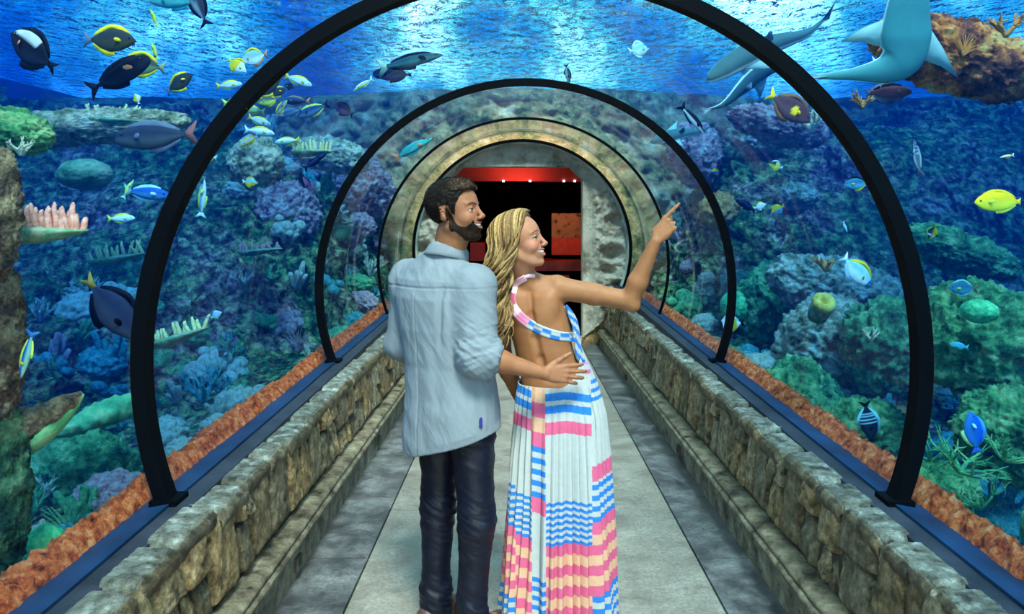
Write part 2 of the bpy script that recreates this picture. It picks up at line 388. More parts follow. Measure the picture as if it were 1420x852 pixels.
for k in range(1, 5):
    rt, wy = [(0, 0), (.052, .07), (.045, .06), (.022, .03), (.036, .05)][k]; n = 128; Y = RY[k]
    xo, zo = arc(n, TR+.003); xi, zi = arc(n, TR-rt); v = []
    for (xx, zz, yv) in ((xo, zo, Y+wy/2), (xo, zo, Y-wy/2), (xi, zi, Y-wy/2), (xi, zi, Y+wy/2)):
        v.append(np.stack([xx, np.full(n, yv), zz], 1))
    v = np.stack(v, 1)
    f = grid_faces(n, 4, closed_v=True).tolist()+[[3, 2, 1, 0], [(n-1)*4+q for q in range(4)]]
    o = mesh_obj('tunnel_hoop', v.reshape(-1, 3), f, M['ring'], smooth=False)
    tag(o, labels[k], 'hoop', 'black hoops of the tunnel')
    bm = bmesh.new(); bm.from_mesh(o.data); bmesh.ops.recalc_face_normals(bm, faces=bm.faces); bm.to_mesh(o.data); bm.free()
    if k < 3:
        for s in (-1, 1):
            xb = TX+s*(1.379-.02); q = MB(); q.add(*box(xb, Y, .598, .10, .11, .022)); q.build('foot', M['ring'], o, smooth=False)

# portal at the far end: cement arch with pitted rock jambs
def portal():
    DL, DR, DT = -0.955, 0.885, 2.225; Y = YEND-.02
    nx, nz = 300, 260
    xs = np.linspace(-1.75, 1.85, nx); zs = np.linspace(-.6, 2.75, nz)
    Xg, Zg = np.meshgrid(xs, zs, indexing='ij')
    p = np.stack([Xg, np.full_like(Xg, Y), Zg], -1)
    cor = .18
    dx = np.maximum(DL-Xg, Xg-DR); dz = Zg-DT
    # distance outside door opening with cut corners
    d = np.maximum(dx, dz); d = np.maximum(d, (dx+dz)*.707+cor*.707)
    jamb = np.clip(1-np.abs(d-.08)/.12, 0, 1)
    n1 = fbm(p, 1.6, 5, 4); pits = fbm(p, 3.3, 3, 9)
    rockz = (Zg < 2.1) & (d > .14)
    holes = 0
    for (hx, hy, hr) in ((852, 306, 13), (850, 352, 15), (842, 376, 11), (858, 395, 9), (590, 300, 9), (582, 345, 12)):
        q_ = P(hx, hy, Y); holes = holes+np.clip(1.25-(np.hypot((Xg-q_[0])*1.0, (Zg-q_[2])*1.5)/(hr*Y/F)), 0, 1)**.7
    rk = np.clip((d-.13)/.05, 0, 1)*(Zg < 2.1)
    disp = .04*n1+rk*(.10*n1+.05*fbm(p, 7, 3, 2, ridge=True)-.14*np.clip(holes, 0, 1)-.10*np.clip(pits-.2, 0, .3)/.3)-.04*jamb
    p[..., 1] -= disp
    keep = (d > -0.0) & (np.hypot(Xg-TX, Zg-TZ) < TR+.012)
    f = grid_faces(nx, nz); kf = keep.ravel()[f].all(1); f = f[kf]
    v = p.reshape(-1, 3)
    # snap border vertices: extrude inner reveal
    o = mesh_obj('wall_back', v, f, M['portal'])
    bm = bmesh.new(); bm.from_mesh(o.data)
    bmesh.ops.delete(bm, geom=[q for q in bm.verts if not q.link_faces], context='VERTS')
    be = [e for e in bm.edges if e.is_boundary and DL-.1 < e.verts[0].co.x < DR+.1 and e.verts[0].co.z < DT+.12 and e.verts[0].co.z > -.58]
    r = bmesh.ops.extrude_edge_only(bm, edges=be)
    for q in r['geom']:
        if isinstance(q, bmesh.types.BMVert): q.co.y = Y+.35
    bmesh.ops.recalc_face_normals(bm, faces=bm.faces)
    bm.to_mesh(o.data); bm.free(); o.data.polygons.foreach_set('use_smooth', [True]*len(o.data.polygons)); tag(o, kind='structure')
    # arch band seen above the lintel (ring of smoother cement, flush with the last hoop)
    M['band'] = simple('arch_cement', (0.42, 0.42, 0.33), 0.7, var=.35, vscale=4, bump=.01, bscale=12)
    xo, zo = arc(90, TR-.002); xi, zi = arc(90, TR-.05); v = np.stack([np.stack([xo, np.full(90, YEND-.16), zo], 1), np.stack([xi, np.full(90, YEND-.16), zi], 1), np.stack([xi, np.full(90, YEND+.02), zi], 1)], 1)
    o = mesh_obj('trim_7', v.reshape(-1, 3), grid_faces(90, 3), M['band']); tag(o, kind='structure')
    # dim exhibit hall behind: dark box with red-lit bulkhead, counter and display panel
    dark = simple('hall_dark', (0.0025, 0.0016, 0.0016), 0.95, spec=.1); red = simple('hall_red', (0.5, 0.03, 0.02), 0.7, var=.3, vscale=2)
    Y0, Y1 = YEND+.3, YEND+6; q = MB()
    x0, x1, z0, z1 = -1.25, 1.4, -.45, 2.42
    for (a, b) in (((x0, x0), (Y0, Y1)),): pass
    v = [(x0, Y0, z0), (x1, Y0, z0), (x1, Y1, z0), (x0, Y1, z0), (x0, Y0, z1), (x1, Y0, z1), (x1, Y1, z1), (x0, Y1, z1)]
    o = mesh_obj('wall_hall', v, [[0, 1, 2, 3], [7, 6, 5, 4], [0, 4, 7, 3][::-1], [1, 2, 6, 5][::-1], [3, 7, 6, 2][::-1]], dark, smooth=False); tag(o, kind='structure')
    def hp(px, py, Y_): return P(px, py, Y_)
    def bx(nm, xa, ya, xb, yb, Y_, t, mt, par=None):
        p0 = hp(xa, yb, Y_); p1 = hp(xb, ya, Y_); b = MB(); b.add(*box((p0[0]+p1[0])/2, Y_+t/2, (p0[2]+p1[2])/2, p1[0]-p0[0], t, p1[2]-p0[2])); return b.build(nm, mt, par, smooth=False)
    o = bx('ceiling_bulkhead', 560, 222, 860, 251, 12.2, .5, red); tag(o, kind='structure')
    for px in (698, 735, 782, 797):
        e = bx('downlight', px-1.5, 250, px+1.5, 252.5, 12.17, .03, M['lamp']); tag(e, 'tiny white downlight on the red bulkhead, %s' % {698: 'leftmost', 735: 'second from left', 782: 'third from left', 797: 'rightmost'}[px], 'light')
    e = empty('display_panel', hp(784, 350, 13.2), 'sand-coloured display panel with a red lower half standing in the dark hall', 'panel')
    def rel(o): o.matrix_parent_inverse = Matrix.Translation(-Vector(e.location)); return o
    b = bx('map_face', 765, 296, 806, 330, 13.2, .04, blotch('map_sand', [(.35, (.05, .03, .01)), (.45, (.30, .17, .07)), (.7, (.36, .22, .10))], 9, .8, .002, 20, 3)); b.parent = e; rel(b)
    b = bx('red_face', 765, 330, 806, 354, 13.2, .04, simple('panel_red', (.55, .05, .015), .6, var=.3)); b.parent = e; rel(b)
    e2 = bx('counter', 700, 362, 806, 376, 12.9, .7, simple('counter_red', (.28, .03, .015), .5, var=.6, vscale=3)); tag(e2, 'long low red-lit counter crossing the dark doorway behind the woman', 'counter')
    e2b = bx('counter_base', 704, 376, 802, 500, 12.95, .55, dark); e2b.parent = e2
    e3 = bx('stool', 757, 384, 790, 398, 12.4, .3, simple('stool_red', (.22, .025, .012), .6, var=.5)); tag(e3, 'dark red low bench in front of the counter', 'bench')
    pp = hp(773, 440, 12.55); e3b = MB(); e3b.add(*box(pp[0], pp[1], (hp(773, 398, 12.4)[2]+z0)/2, .08, .08, hp(773, 398, 12.4)[2]-z0)); e3b = e3b.build('post', dark, e3, smooth=False)
    e4 = bx('red_bin', 652, 337, 672, 362, 12.6, .3, simple('bin_red', (.6, .02, .02), .6)); tag(e4, 'bright red box seen between the two heads in the dark hall', 'box')
    for nm, loc, en in (('hall_red_lamp', (0, YEND+1.2, 2.05), 5), ('hall_counter_lamp', (.6, 12.3, 1.95), 9)):
        ld = bpy.data.lights.new(nm, 'AREA'); ld.size = .5; ld.energy = en; ld.color = (1, .35, .2); lo = bpy.data.objects.new(nm, ld); col.objects.link(lo)
        lo.location = loc; lo.rotation_euler = (math.radians(150 if nm == 'hall_red_lamp' else 40), 0, 0)
m, nt, out = mat_new('lamp_white'); em = N(nt, 'ShaderNodeEmission', i_Strength=4.0); L(nt, em.outputs[0], out.inputs[0]); M['lamp'] = m
portal()

# ------------------------------------------------------------------ the tank: water, surface, reef shell
WZ = 3.25
def water():
    m, nt, out = mat_new('sea_water')
    ab = N(nt, 'ShaderNodeVolumeAbsorption', i_Density=0.60); ab.inputs['Color'].default_value = (0.03, 0.56, 0.88, 1)
    sc = N(nt, 'ShaderNodeVolumeScatter', i_Density=0.024, i_Anisotropy=0.2); sc.inputs['Color'].default_value = (0.0, 0.20, 1.0, 1)
    ad = N(nt, 'ShaderNodeAddShader'); L(nt, ab.outputs[0], ad.inputs[0]); L(nt, sc.outputs[0], ad.inputs[1]); L(nt, ad.outputs[0], out.inputs['Volume'])
    return m
XL, XR, YF, YN, ZB = -7.2, 7.2, 13.2, -1.15, -1.2
n = 64; ax_, az_ = arc(n, TR+.038)
prof = [(XL, ZB), (XL, WZ), (XR, WZ), (XR, ZB), (1.36, ZB), (1.36, .5)]+[(a, b) for a, b in zip(ax_[::-1], az_[::-1])]+[(-1.3, .5), (-1.3, ZB)]
def water_prism(y0, y1, prof, nm):
    m = len(prof); v = [(a, y, b) for y in (y0, y1) for a, b in prof]
    f = grid_faces(2, m, closed_v=True).tolist()+[list(range(m)), [m+k for k in range(m)][::-1]]
    o = mesh_obj(nm, v, f, None, smooth=False)
    bm = bmesh.new(); bm.from_mesh(o.data); bmesh.ops.triangulate(bm, faces=[q for q in bm.faces if len(q.verts) > 4]); bmesh.ops.recalc_face_normals(bm, faces=bm.faces); bm.to_mesh(o.data); bm.free()
    o.data.materials.append(M['water']); tag(o, 'clear blue sea water filling the tank around the tunnel', 'water', kind='stuff'); return o
M['water'] = water()
water_prism(YN, YEND-.0, prof, 'tank_water')

def surface():
    m, nt, out = mat_new('water_surface')
    tc = N(nt, 'ShaderNodeTexCoord'); mp = N(nt, 'ShaderNodeMapping'); mp.inputs['Scale'].default_value = (1.5, .75, 1)
    mp.inputs['Rotation'].default_value = (0, 0, .35)
    L(nt, tc.outputs['Object'], mp.inputs[0])
    n1 = N(nt, 'ShaderNodeTexNoise', i_Scale=7.5, i_Detail=3.0, i_Roughness=0.6, i_Distortion=0.6); L(nt, mp.outputs[0], n1.inputs['Vector'])
    bp = N(nt, 'ShaderNodeBump', i_Strength=1.0, i_Distance=0.24); L(nt, n1.outputs['Fac'], bp.inputs['Height'])
    fr0 = N(nt, 'ShaderNodeLayerWeight', i_Blend=0.5); L(nt, bp.outputs[0], fr0.inputs['Normal'])
    fr = ramp(nt, fr0.outputs['Facing'], [(0.42, (.03,)*3), (0.80, (1,)*3)])
    g = N(nt, 'ShaderNodeBsdfGlossy', i_Roughness=0.05); L(nt, bp.outputs[0], g.inputs['Normal'])
    t = N(nt, 'ShaderNodeBsdfTransparent'); t.inputs['Color'].default_value = (.85, .95, 1, 1)
    mx = N(nt, 'ShaderNodeMixShader'); L(nt, fr.outputs[0], mx.inputs[0]); L(nt, t.outputs[0], mx.inputs[1]); L(nt, g.outputs[0], mx.inputs[2])
    L(nt, mx.outputs[0], out.inputs[0]); return m
M['surface'] = surface()
xs = np.linspace(XL, XR, 160); ys = np.linspace(YN, YF, 160); Xg, Yg = np.meshgrid(xs, ys, indexing='ij')
p = np.stack([Xg, Yg, Xg*0], -1); p[..., 2] = WZ+.012+.02*fbm(p, 1.3, 3)
o = mesh_obj('water_surface', p.reshape(-1, 3), grid_faces(160, 160), M['surface']); tag(o, 'rippled glittering water surface seen from below', 'water', kind='stuff')

M['reef'] = None
def reefmat():
    m, nt, out = mat_new('reef_rock'); b = N(nt, 'ShaderNodeBsdfPrincipled', i_Roughness=0.85); b.inputs['Specular IOR Level'].default_value = .2
    g = N(nt, 'ShaderNodeNewGeometry')
    n1 = N(nt, 'ShaderNodeTexNoise', i_Scale=1.3, i_Detail=9.0, i_Roughness=0.75); L(nt, g.outputs['Position'], n1.inputs['Vector'])
    n2 = N(nt, 'ShaderNodeTexNoise', i_Scale=11.0, i_Detail=6.0, i_Roughness=0.7); L(nt, g.outputs['Position'], n2.inputs['Vector'])
    n4 = N(nt, 'ShaderNodeTexNoise', i_Scale=3.1, i_Detail=4.0, i_Roughness=0.6, i_Distortion=.6); mp = N(nt, 'ShaderNodeMapping'); mp.inputs['Location'].default_value = (7, 3, 5); L(nt, g.outputs['Position'], mp.inputs[0]); L(nt, mp.outputs[0], n4.inputs['Vector'])
    c = ramp(nt, n1.outputs['Fac'], [(0.37, (0.01, 0.025, 0.02)), (0.44, (0.08, 0.28, 0.10)), (0.50, (0.42, 0.46, 0.16)), (0.56, (0.80, 0.50, 0.30)), (0.63, (0.75, 0.28, 0.32)), (0.72, (1.0, 0.82, 0.55))])
    c2 = ramp(nt, n2.outputs['Fac'], [(0.38, (0.05,)*3), (0.5, (.60,)*3), (0.62, (2.1, 2.0, 1.6))])
    mx = N(nt, 'ShaderNodeVectorMath', operation='MULTIPLY'); L(nt, c.outputs[0], mx.inputs[0]); L(nt, c2.outputs[0], mx.inputs[1])
    ct = ramp(nt, n4.outputs['Fac'], [(0.38, (0.85, .95, .9)), (0.52, (1, 1, 1)), (0.62, (1.25, 1.0, .8))])
    mx2 = N(nt, 'ShaderNodeVectorMath', operation='MULTIPLY'); L(nt, mx.outputs[0], mx2.inputs[0]); L(nt, ct.outputs[0], mx2.inputs[1])
    L(nt, mx2.outputs[0], b.inputs['Base Color'])
    n3 = N(nt, 'ShaderNodeTexNoise', i_Scale=22.0, i_Detail=8.0, i_Roughness=0.75); L(nt, g.outputs['Position'], n3.inputs['Vector'])
    vo = N(nt, 'ShaderNodeTexVoronoi', i_Scale=17.0); L(nt, g.outputs['Position'], vo.inputs['Vector'])
    sb = N(nt, 'ShaderNodeMath', operation='SUBTRACT'); L(nt, n3.outputs['Fac'], sb.inputs[0]); L(nt, vo.outputs['Distance'], sb.inputs[1])
    bp = N(nt, 'ShaderNodeBump', i_Strength=1.0, i_Distance=0.08); L(nt, sb.outputs[0], bp.inputs['Height']); L(nt, bp.outputs[0], b.inputs['Normal'])
    L(nt, b.outputs[0], out.inputs[0]); return m
M['reef'] = reefmat()
def reef_sheet(name, side):
    s = side; ny, nz = 760, 360
    Yv = np.linspace(-1.1, 12.6, ny); T = np.linspace(0, 1, nz)
    Yg, Tg = np.meshgrid(Yv, T, indexing='ij')
    # profile: from the glass foot out over the tank floor and up a rough cliff; near the portal the cliff closes in
    K = [0, .10, .25, .42, .58, .78, 1.0]
    far = np.clip((Yv-(5.6 if s < 0 else 6.6))/3.0, 0, 1)[:, None]; far = far*far*(3-2*far)
    wv = (1-far)*np.interp(T, K, [1.42, 1.9, 2.8, 3.5, 4.4, 5.6, 7.15])+far*np.interp(T, K, [1.42, 1.75, 2.1, 2.5, 3.0, 3.9, 6.5])
    zv = (1-far)*np.interp(T, K, [.42, .22, .02, .18, .38, .55, .9])+far*np.interp(T, K, [.42, .40, .8, 1.45, 2.05, 2.5, 2.95])
    p = np.stack([wv, Yg, zv], -1)
    p[..., 0] *= 1+.07*np.sin(Yg*1.1+s)
    pn = p*np.array([s, 1, 1])
    amp = np.interp(T, [0, .06, .2, .5, 1], [.0, .05, .40, .85, .7])[None, :]*(.8+.2*far)
    big = fbm(pn, .6, 3, 1+s); mid = fbm(pn, 1.5, 4, 3+s, ridge=True); fine = fbm(pn, 5.5, 4, 5)
    fine = fine+.9*(.5-worley(pn*5.0))+.45*(.5-worley(pn*13.0, 3))
    nrm = np.stack([-.78+0*Tg, 0*Tg, .55+0*Tg], -1)
    d = amp*(1.15*big+.45*mid)+np.minimum(amp, .5)*.22*fine
    p = p+nrm*d[..., None]
    p[..., 1] += amp*.25*fbm(pn, 1.2, 3, 8)
    p[..., 0] = np.maximum(p[..., 0], 1.42+.5*np.clip(p[..., 2]-.5, 0, 1))
    p[..., 2] = np.minimum(p[..., 2], WZ-.02); p[..., 0] = p[..., 0]*s+TX
    ff = grid_faces(ny, nz)
    o = mesh_obj(name, p.reshape(-1, 3), ff if s > 0 else ff[:, ::-1], M['reef']); tag(o, kind='structure'); return p
RP = {-1: reef_sheet('reef_wall_left', -1), 1: reef_sheet('reef_wall_right', 1)}
# end wall of the tank around the portal, sculpted tan rock
M['endrock'] = blotch('end_rock', [(0.36, (0.05, 0.06, 0.03)), (0.45, (0.40, 0.28, 0.10)), (0.55, (0.85, 0.42, 0.18)), (0.68, (1.0, 0.78, 0.50))], 3.0, .85, .06, 12)
xs = np.linspace(-7.2, 7.2, 420); zs = np.linspace(-.9, 3.35, 150); Xg, Zg = np.meshgrid(xs, zs, indexing='ij')
p = np.stack([Xg, np.full_like(Xg, YEND+.05), Zg], -1); rr = np.hypot(Xg-TX, Zg-TZ)
p[..., 1] += np.clip(rr-2.2, 0, 2)*.5+np.clip(rr-1.55, 0, .5)*(.8*fbm(p, .8, 4, 3)+.5*fbm(p, 2.6, 4, 6, ridge=True))
f = grid_faces(420, 150); f = f[(rr.ravel()[f] > 1.43).all(1)]
o = mesh_obj('reef_wall_end', p.reshape(-1, 3), f[:, ::-1], M['endrock']); tag(o, kind='structure')
# outer tank shell
sh = simple('tank_shell', (0.015, 0.05, 0.14), .9, var=.6, vscale=.7)
v = [(XL-.1, YN-.1, ZB-.1), (XR+.1, YN-.1, ZB-.1), (XR+.1, YF+.1, ZB-.1), (XL-.1, YF+.1, ZB-.1), (XL-.1, YN-.1, WZ+.25), (XR+.1, YN-.1, WZ+.25), (XR+.1, YF+.1, WZ+.25), (XL-.1, YF+.1, WZ+.25)]
o = mesh_obj('wall_tank', v, [[0, 1, 2, 3], [0, 4, 7, 3], [1, 2, 6, 5]], sh, smooth=False); tag(o, kind='structure')

# orange rubble bank at the foot of the glass
M['rubble'] = blotch('orange_rubble', [(0.34, (0.08, 0.012, 0.006)), (0.45, (0.62, 0.08, 0.02)), (0.56, (0.95, 0.22, 0.06)), (0.70, (1.0, 0.50, 0.26))], 22, .8, .035, 60)
def rubble(s):
    ny, nt_ = 2200, 30; Yv = np.linspace(YB+.1, YEND-.02, ny); T = np.linspace(0, 1, nt_)
    Yg, Tg = np.meshgrid(Yv, T, indexing='ij')
    wv = 1.418+.24*Tg; zv = .50+.115*np.sin(np.clip(Tg*1.35, 0, 1)*PI)**.7
    p = np.stack([wv, Yg, zv], -1); big = fbm(p, 2.2, 3, 2+s)
    e = np.sin(PI*Tg)**.5
    p[..., 2] += e*(.035*big+.040*fbm(p, 12, 4, 4, ridge=True)+.030*(.45-worley(p*28))+.016*fbm(p, 60, 2, 6))
    p[..., 0] += e*.02*fbm(p, 25, 3, 7); p[..., 0] = np.maximum(p[..., 0], TX*0+1.418+np.clip(p[..., 2]-.56, 0, 1)*.25)
    p[..., 0] = TX+s*p[..., 0]; ff = grid_faces(ny, nt_)
    o = mesh_obj('coral_rubble', p.reshape(-1, 3), ff if s > 0 else ff[:, ::-1], M['rubble'])
    tag(o, 'band of orange coral rubble along the foot of the %s glass' % ('left' if s < 0 else 'right'), 'rubble', kind='stuff')
rubble(-1); rubble(1)
# ------------------------------------------------------------------ implicit modelling: smooth unions of limbs -> one continuous mesh
class Field:
    def __init__(s, lo, hi, h):
        s.lo = np.array(lo, float); s.h = h; s.n = np.ceil((np.array(hi)-s.lo)/h).astype(int)+1
        s.F = np.full(tuple(s.n), 0.2, np.float32)
    def _sl(s, lo, hi):
        a = np.clip(np.floor((np.asarray(lo)-s.lo)/s.h).astype(int), 0, s.n-1); b = np.clip(np.ceil((np.asarray(hi)-s.lo)/s.h).astype(int)+1, 0, s.n)
        if (b <= a).any(): return None
        ax = [s.lo[k]+s.h*np.arange(a[k], b[k]) for k in range(3)]
        return tuple(slice(a[k], b[k]) for k in range(3)), np.stack(np.meshgrid(*ax, indexing='ij'), -1)
    def op(s, fn, lo, hi, k=.01, mode='add'):
        m = max(k, .004)*1.5+s.h*3
        r = s._sl(np.asarray(lo)-m, np.asarray(hi)+m)
        if r is None: return
        sl, p = r; d = fn(p).astype(np.float32); f = s.F[sl]
        if mode == 'add':
            h = np.clip(.5+.5*(f-d)/k, 0, 1); s.F[sl] = f*(1-h)+d*h-k*h*(1-h)
        elif mode == 'sub':
            h = np.clip(.5-.5*(f+d)/k, 0, 1); s.F[sl] = f*(1-h)-d*h+k*h*(1-h)
        elif mode == 'int':
            s.F[sl] = np.maximum(f, d)
    def cap(s, a, b, ra, rb, k=.01, mode='add'):
        a = np.asarray(a, float); b = np.asarray(b, float); ab = b-a; L2 = ab.dot(ab)+1e-12; r = max(ra, rb)
        def fn(p):
            t = np.clip(((p-a)@ab)/L2, 0, 1); return np.linalg.norm(p-a-t[..., None]*ab, axis=-1)-(ra+(rb-ra)*t)
        s.op(fn, np.minimum(a, b)-r, np.maximum(a, b)+r, k, mode)
    def ell(s, c, r, R=None, k=.01, mode='add'):
        c = np.asarray(c, float); r = np.asarray(r, float); R = np.eye(3) if R is None else np.asarray(R)
        e = np.sqrt(((R*r)**2).sum(1))
        def fn(p):
            q = (p-c)@R; k0 = np.linalg.norm(q/r, axis=-1); k1 = np.linalg.norm(q/(r*r), axis=-1)+1e-9; return k0*(k0-1)/k1
        s.op(fn, c-e, c+e, k, mode)
    def loft(s, rows, yaw=0, k=.02, mode='add', n=2.2):
        """rows: (z, cx, cy, a, b); yaw turns the lateral axis"""
        rows = np.array(sorted(rows)); ca, sa = math.cos(yaw), math.sin(yaw); m = rows[:, 3:].max()
        def fn(p):
            z = p[..., 2]; I = lambda j: np.interp(z, rows[:, 0], rows[:, j])
            x = p[..., 0]-I(1); y = p[..., 1]-I(2); a = I(3); b = I(4)
            u = (x*ca+y*sa)/a; v = (-x*sa+y*ca)/b
            d = ((np.abs(u)**n+np.abs(v)**n)**(1/n)-1)*np.minimum(a, b)
            return np.maximum(d, np.maximum(rows[0, 0]-z, z-rows[-1, 0]))
        s.op(fn, (rows[:, 1].min()-m, rows[:, 2].min()-m, rows[0, 0]), (rows[:, 1].max()+m, rows[:, 2].max()+m, rows[-1, 0]), k, mode)
    def sample(s, p):
        q = (np.asarray(p)-s.lo)/s.h; i = np.clip(np.floor(q).astype(int), 0, s.n-2); f = np.clip(q-i, 0, 1); o = 0
        for dx in (0, 1):
            for dy in (0, 1):
                for dz in (0, 1):
                    w_ = (f[..., 0] if dx else 1-f[..., 0])*(f[..., 1] if dy else 1-f[..., 1])*(f[..., 2] if dz else 1-f[..., 2])
                    o = o+w_*s.F[i[..., 0]+dx, i[..., 1]+dy, i[..., 2]+dz]
        return o
    def grad(s, p):
        e = s.h; g = np.stack([s.sample(p+np.eye(3)[k]*e)-s.sample(p-np.eye(3)[k]*e) for k in range(3)], -1)
        return g/(np.linalg.norm(g, axis=-1, keepdims=True)+1e-9)
    def hit(s, px, py, y0=2.5, y1=3.5, miss=None):
        """first crossing along the line of sight through a photo pixel -> world points"""
        px = np.asarray(px, float); py = np.asarray(py, float); Y = np.linspace(y0, y1, 500); sh = px.shape
        x = (px[..., None]-CX)/F*Y; z = H-(py[..., None]-CY)/F*Y; p = np.stack([x, np.broadcast_to(Y, x.shape), z], -1)
        inside = s.sample(p) < 0; k = np.argmax(inside, -1); none = ~inside.any(-1)
        yy = Y[k]; 
        if miss is not None: yy = np.where(none, miss, yy)
        return np.stack([(px-CX)/F*yy, yy, H-(py-CY)/F*yy], -1), none
    def mesh(s):
        Fd = s.F; neg = Fd < 0
        c = np.zeros(tuple(np.array(Fd.shape)-1), np.uint8)
        for dx in (0, 1):
            for dy in (0, 1):
                for dz in (0, 1):
                    c += neg[dx:neg.shape[0]-1+dx, dy:neg.shape[1]-1+dy, dz:neg.shape[2]-1+dz]
        act = (c > 0) & (c < 8); idx = np.argwhere(act); ids = np.full(act.shape, -1, np.int32); ids[act] = np.arange(len(idx))
        corner = {}
        for dx in (0, 1):
            for dy in (0, 1):
                for dz in (0, 1): corner[dx, dy, dz] = Fd[idx[:, 0]+dx, idx[:, 1]+dy, idx[:, 2]+dz]
        acc = np.zeros((len(idx), 3)); cnt = np.zeros(len(idx))
        for ax in range(3):
            o1, o2 = [q for q in range(3) if q != ax]
            for u in (0, 1):
                for v in (0, 1):
                    A = [0, 0, 0]; A[o1] = u; A[o2] = v; B = list(A); B[ax] = 1
                    fa, fb_ = corner[tuple(A)], corner[tuple(B)]; mk = (fa < 0) != (fb_ < 0)
                    t = np.where(mk, fa/(fa-fb_+1e-12), 0); pt = np.tile(np.array(A, float), (len(idx), 1)); pt[:, ax] = t
                    acc[mk] += pt[mk]; cnt[mk] += 1
        v = s.lo+s.h*(idx+acc/cnt[:, None])
        faces = []
        for ax in range(3):
            o1, o2 = [(1, 2), (2, 0), (0, 1)][ax]
            a = neg; sl0 = [slice(None)]*3; sl1 = [slice(None)]*3; sl0[ax] = slice(0, -1); sl1[ax] = slice(1, None)
            d = a[tuple(sl0)] != a[tuple(sl1)]; e = np.argwhere(d)
            e = e[(e[:, o1] > 0) & (e[:, o2] > 0) & (e[:, o1] < neg.shape[o1]-1) & (e[:, o2] < neg.shape[o2]-1)]
            if not len(e): continue
            q = []
            for (du, dv) in ((-1, -1), (0, -1), (0, 0), (-1, 0)):
                t = e.copy(); t[:, o1] += du; t[:, o2] += dv; q.append(ids[t[:, 0], t[:, 1], t[:, 2]])
            q = np.stack(q, 1); inside0 = a[e[:, 0], e[:, 1], e[:, 2]]
            q[~inside0] = q[~inside0][:, ::-1]; faces.append(q)
        f = np.concatenate(faces); f = f[(f >= 0).all(1)]
        return v, f
def vnormals(v, f):
    n = np.cross(v[f[:, 2]]-v[f[:, 0]], v[f[:, 3]]-v[f[:, 1]]); o = np.zeros_like(v)
    for k in range(4): np.add.at(o, f[:, k], n)
    return o/(np.linalg.norm(o, axis=1)[:, None]+1e-12)
def relax(v, f, it=1, w_=.5):
    for _ in range(it):
        s = np.zeros_like(v); c = np.zeros(len(v))
        for k in range(4):
            for q in (1, 3):
                np.add.at(s, f[:, k], v[f[:, (k+q) % 4]]); np.add.at(c, f[:, k], 1)
        v = v*(1-w_)+w_*s/np.maximum(c, 1)[:, None]
    return v
def frame(theta, pitch, roll=0):
    """head frame: columns forward, left, up; theta turns the profile towards the viewer"""
    f = np.array([math.cos(theta)*math.cos(pitch), -math.sin(theta)*math.cos(pitch), math.sin(pitch)])
    u = np.array([-math.cos(theta)*math.sin(pitch), math.sin(theta)*math.sin(pitch), math.cos(pitch)])
    l = np.cross(u, f); c, s = math.cos(roll), math.sin(roll)
    return np.stack([f, l*c+u*s, -l*s+u*c], 1)
def snap(fd, pts, off=.001, it=4):
    p = np.array(pts, float)
    for _ in range(it): p = p-fd.grad(p)*(fd.sample(p)-off)[..., None]*.9
    return p
class Head:
    def __init__(s, O, R, sc): s.O = np.array(O, float); s.R = R; s.s = sc
    def w(s, p): return s.O+s.R@(np.asarray(p, float)*s.s)
    def inv(s, p): return ((np.asarray(p)-s.O)@s.R)/s.s
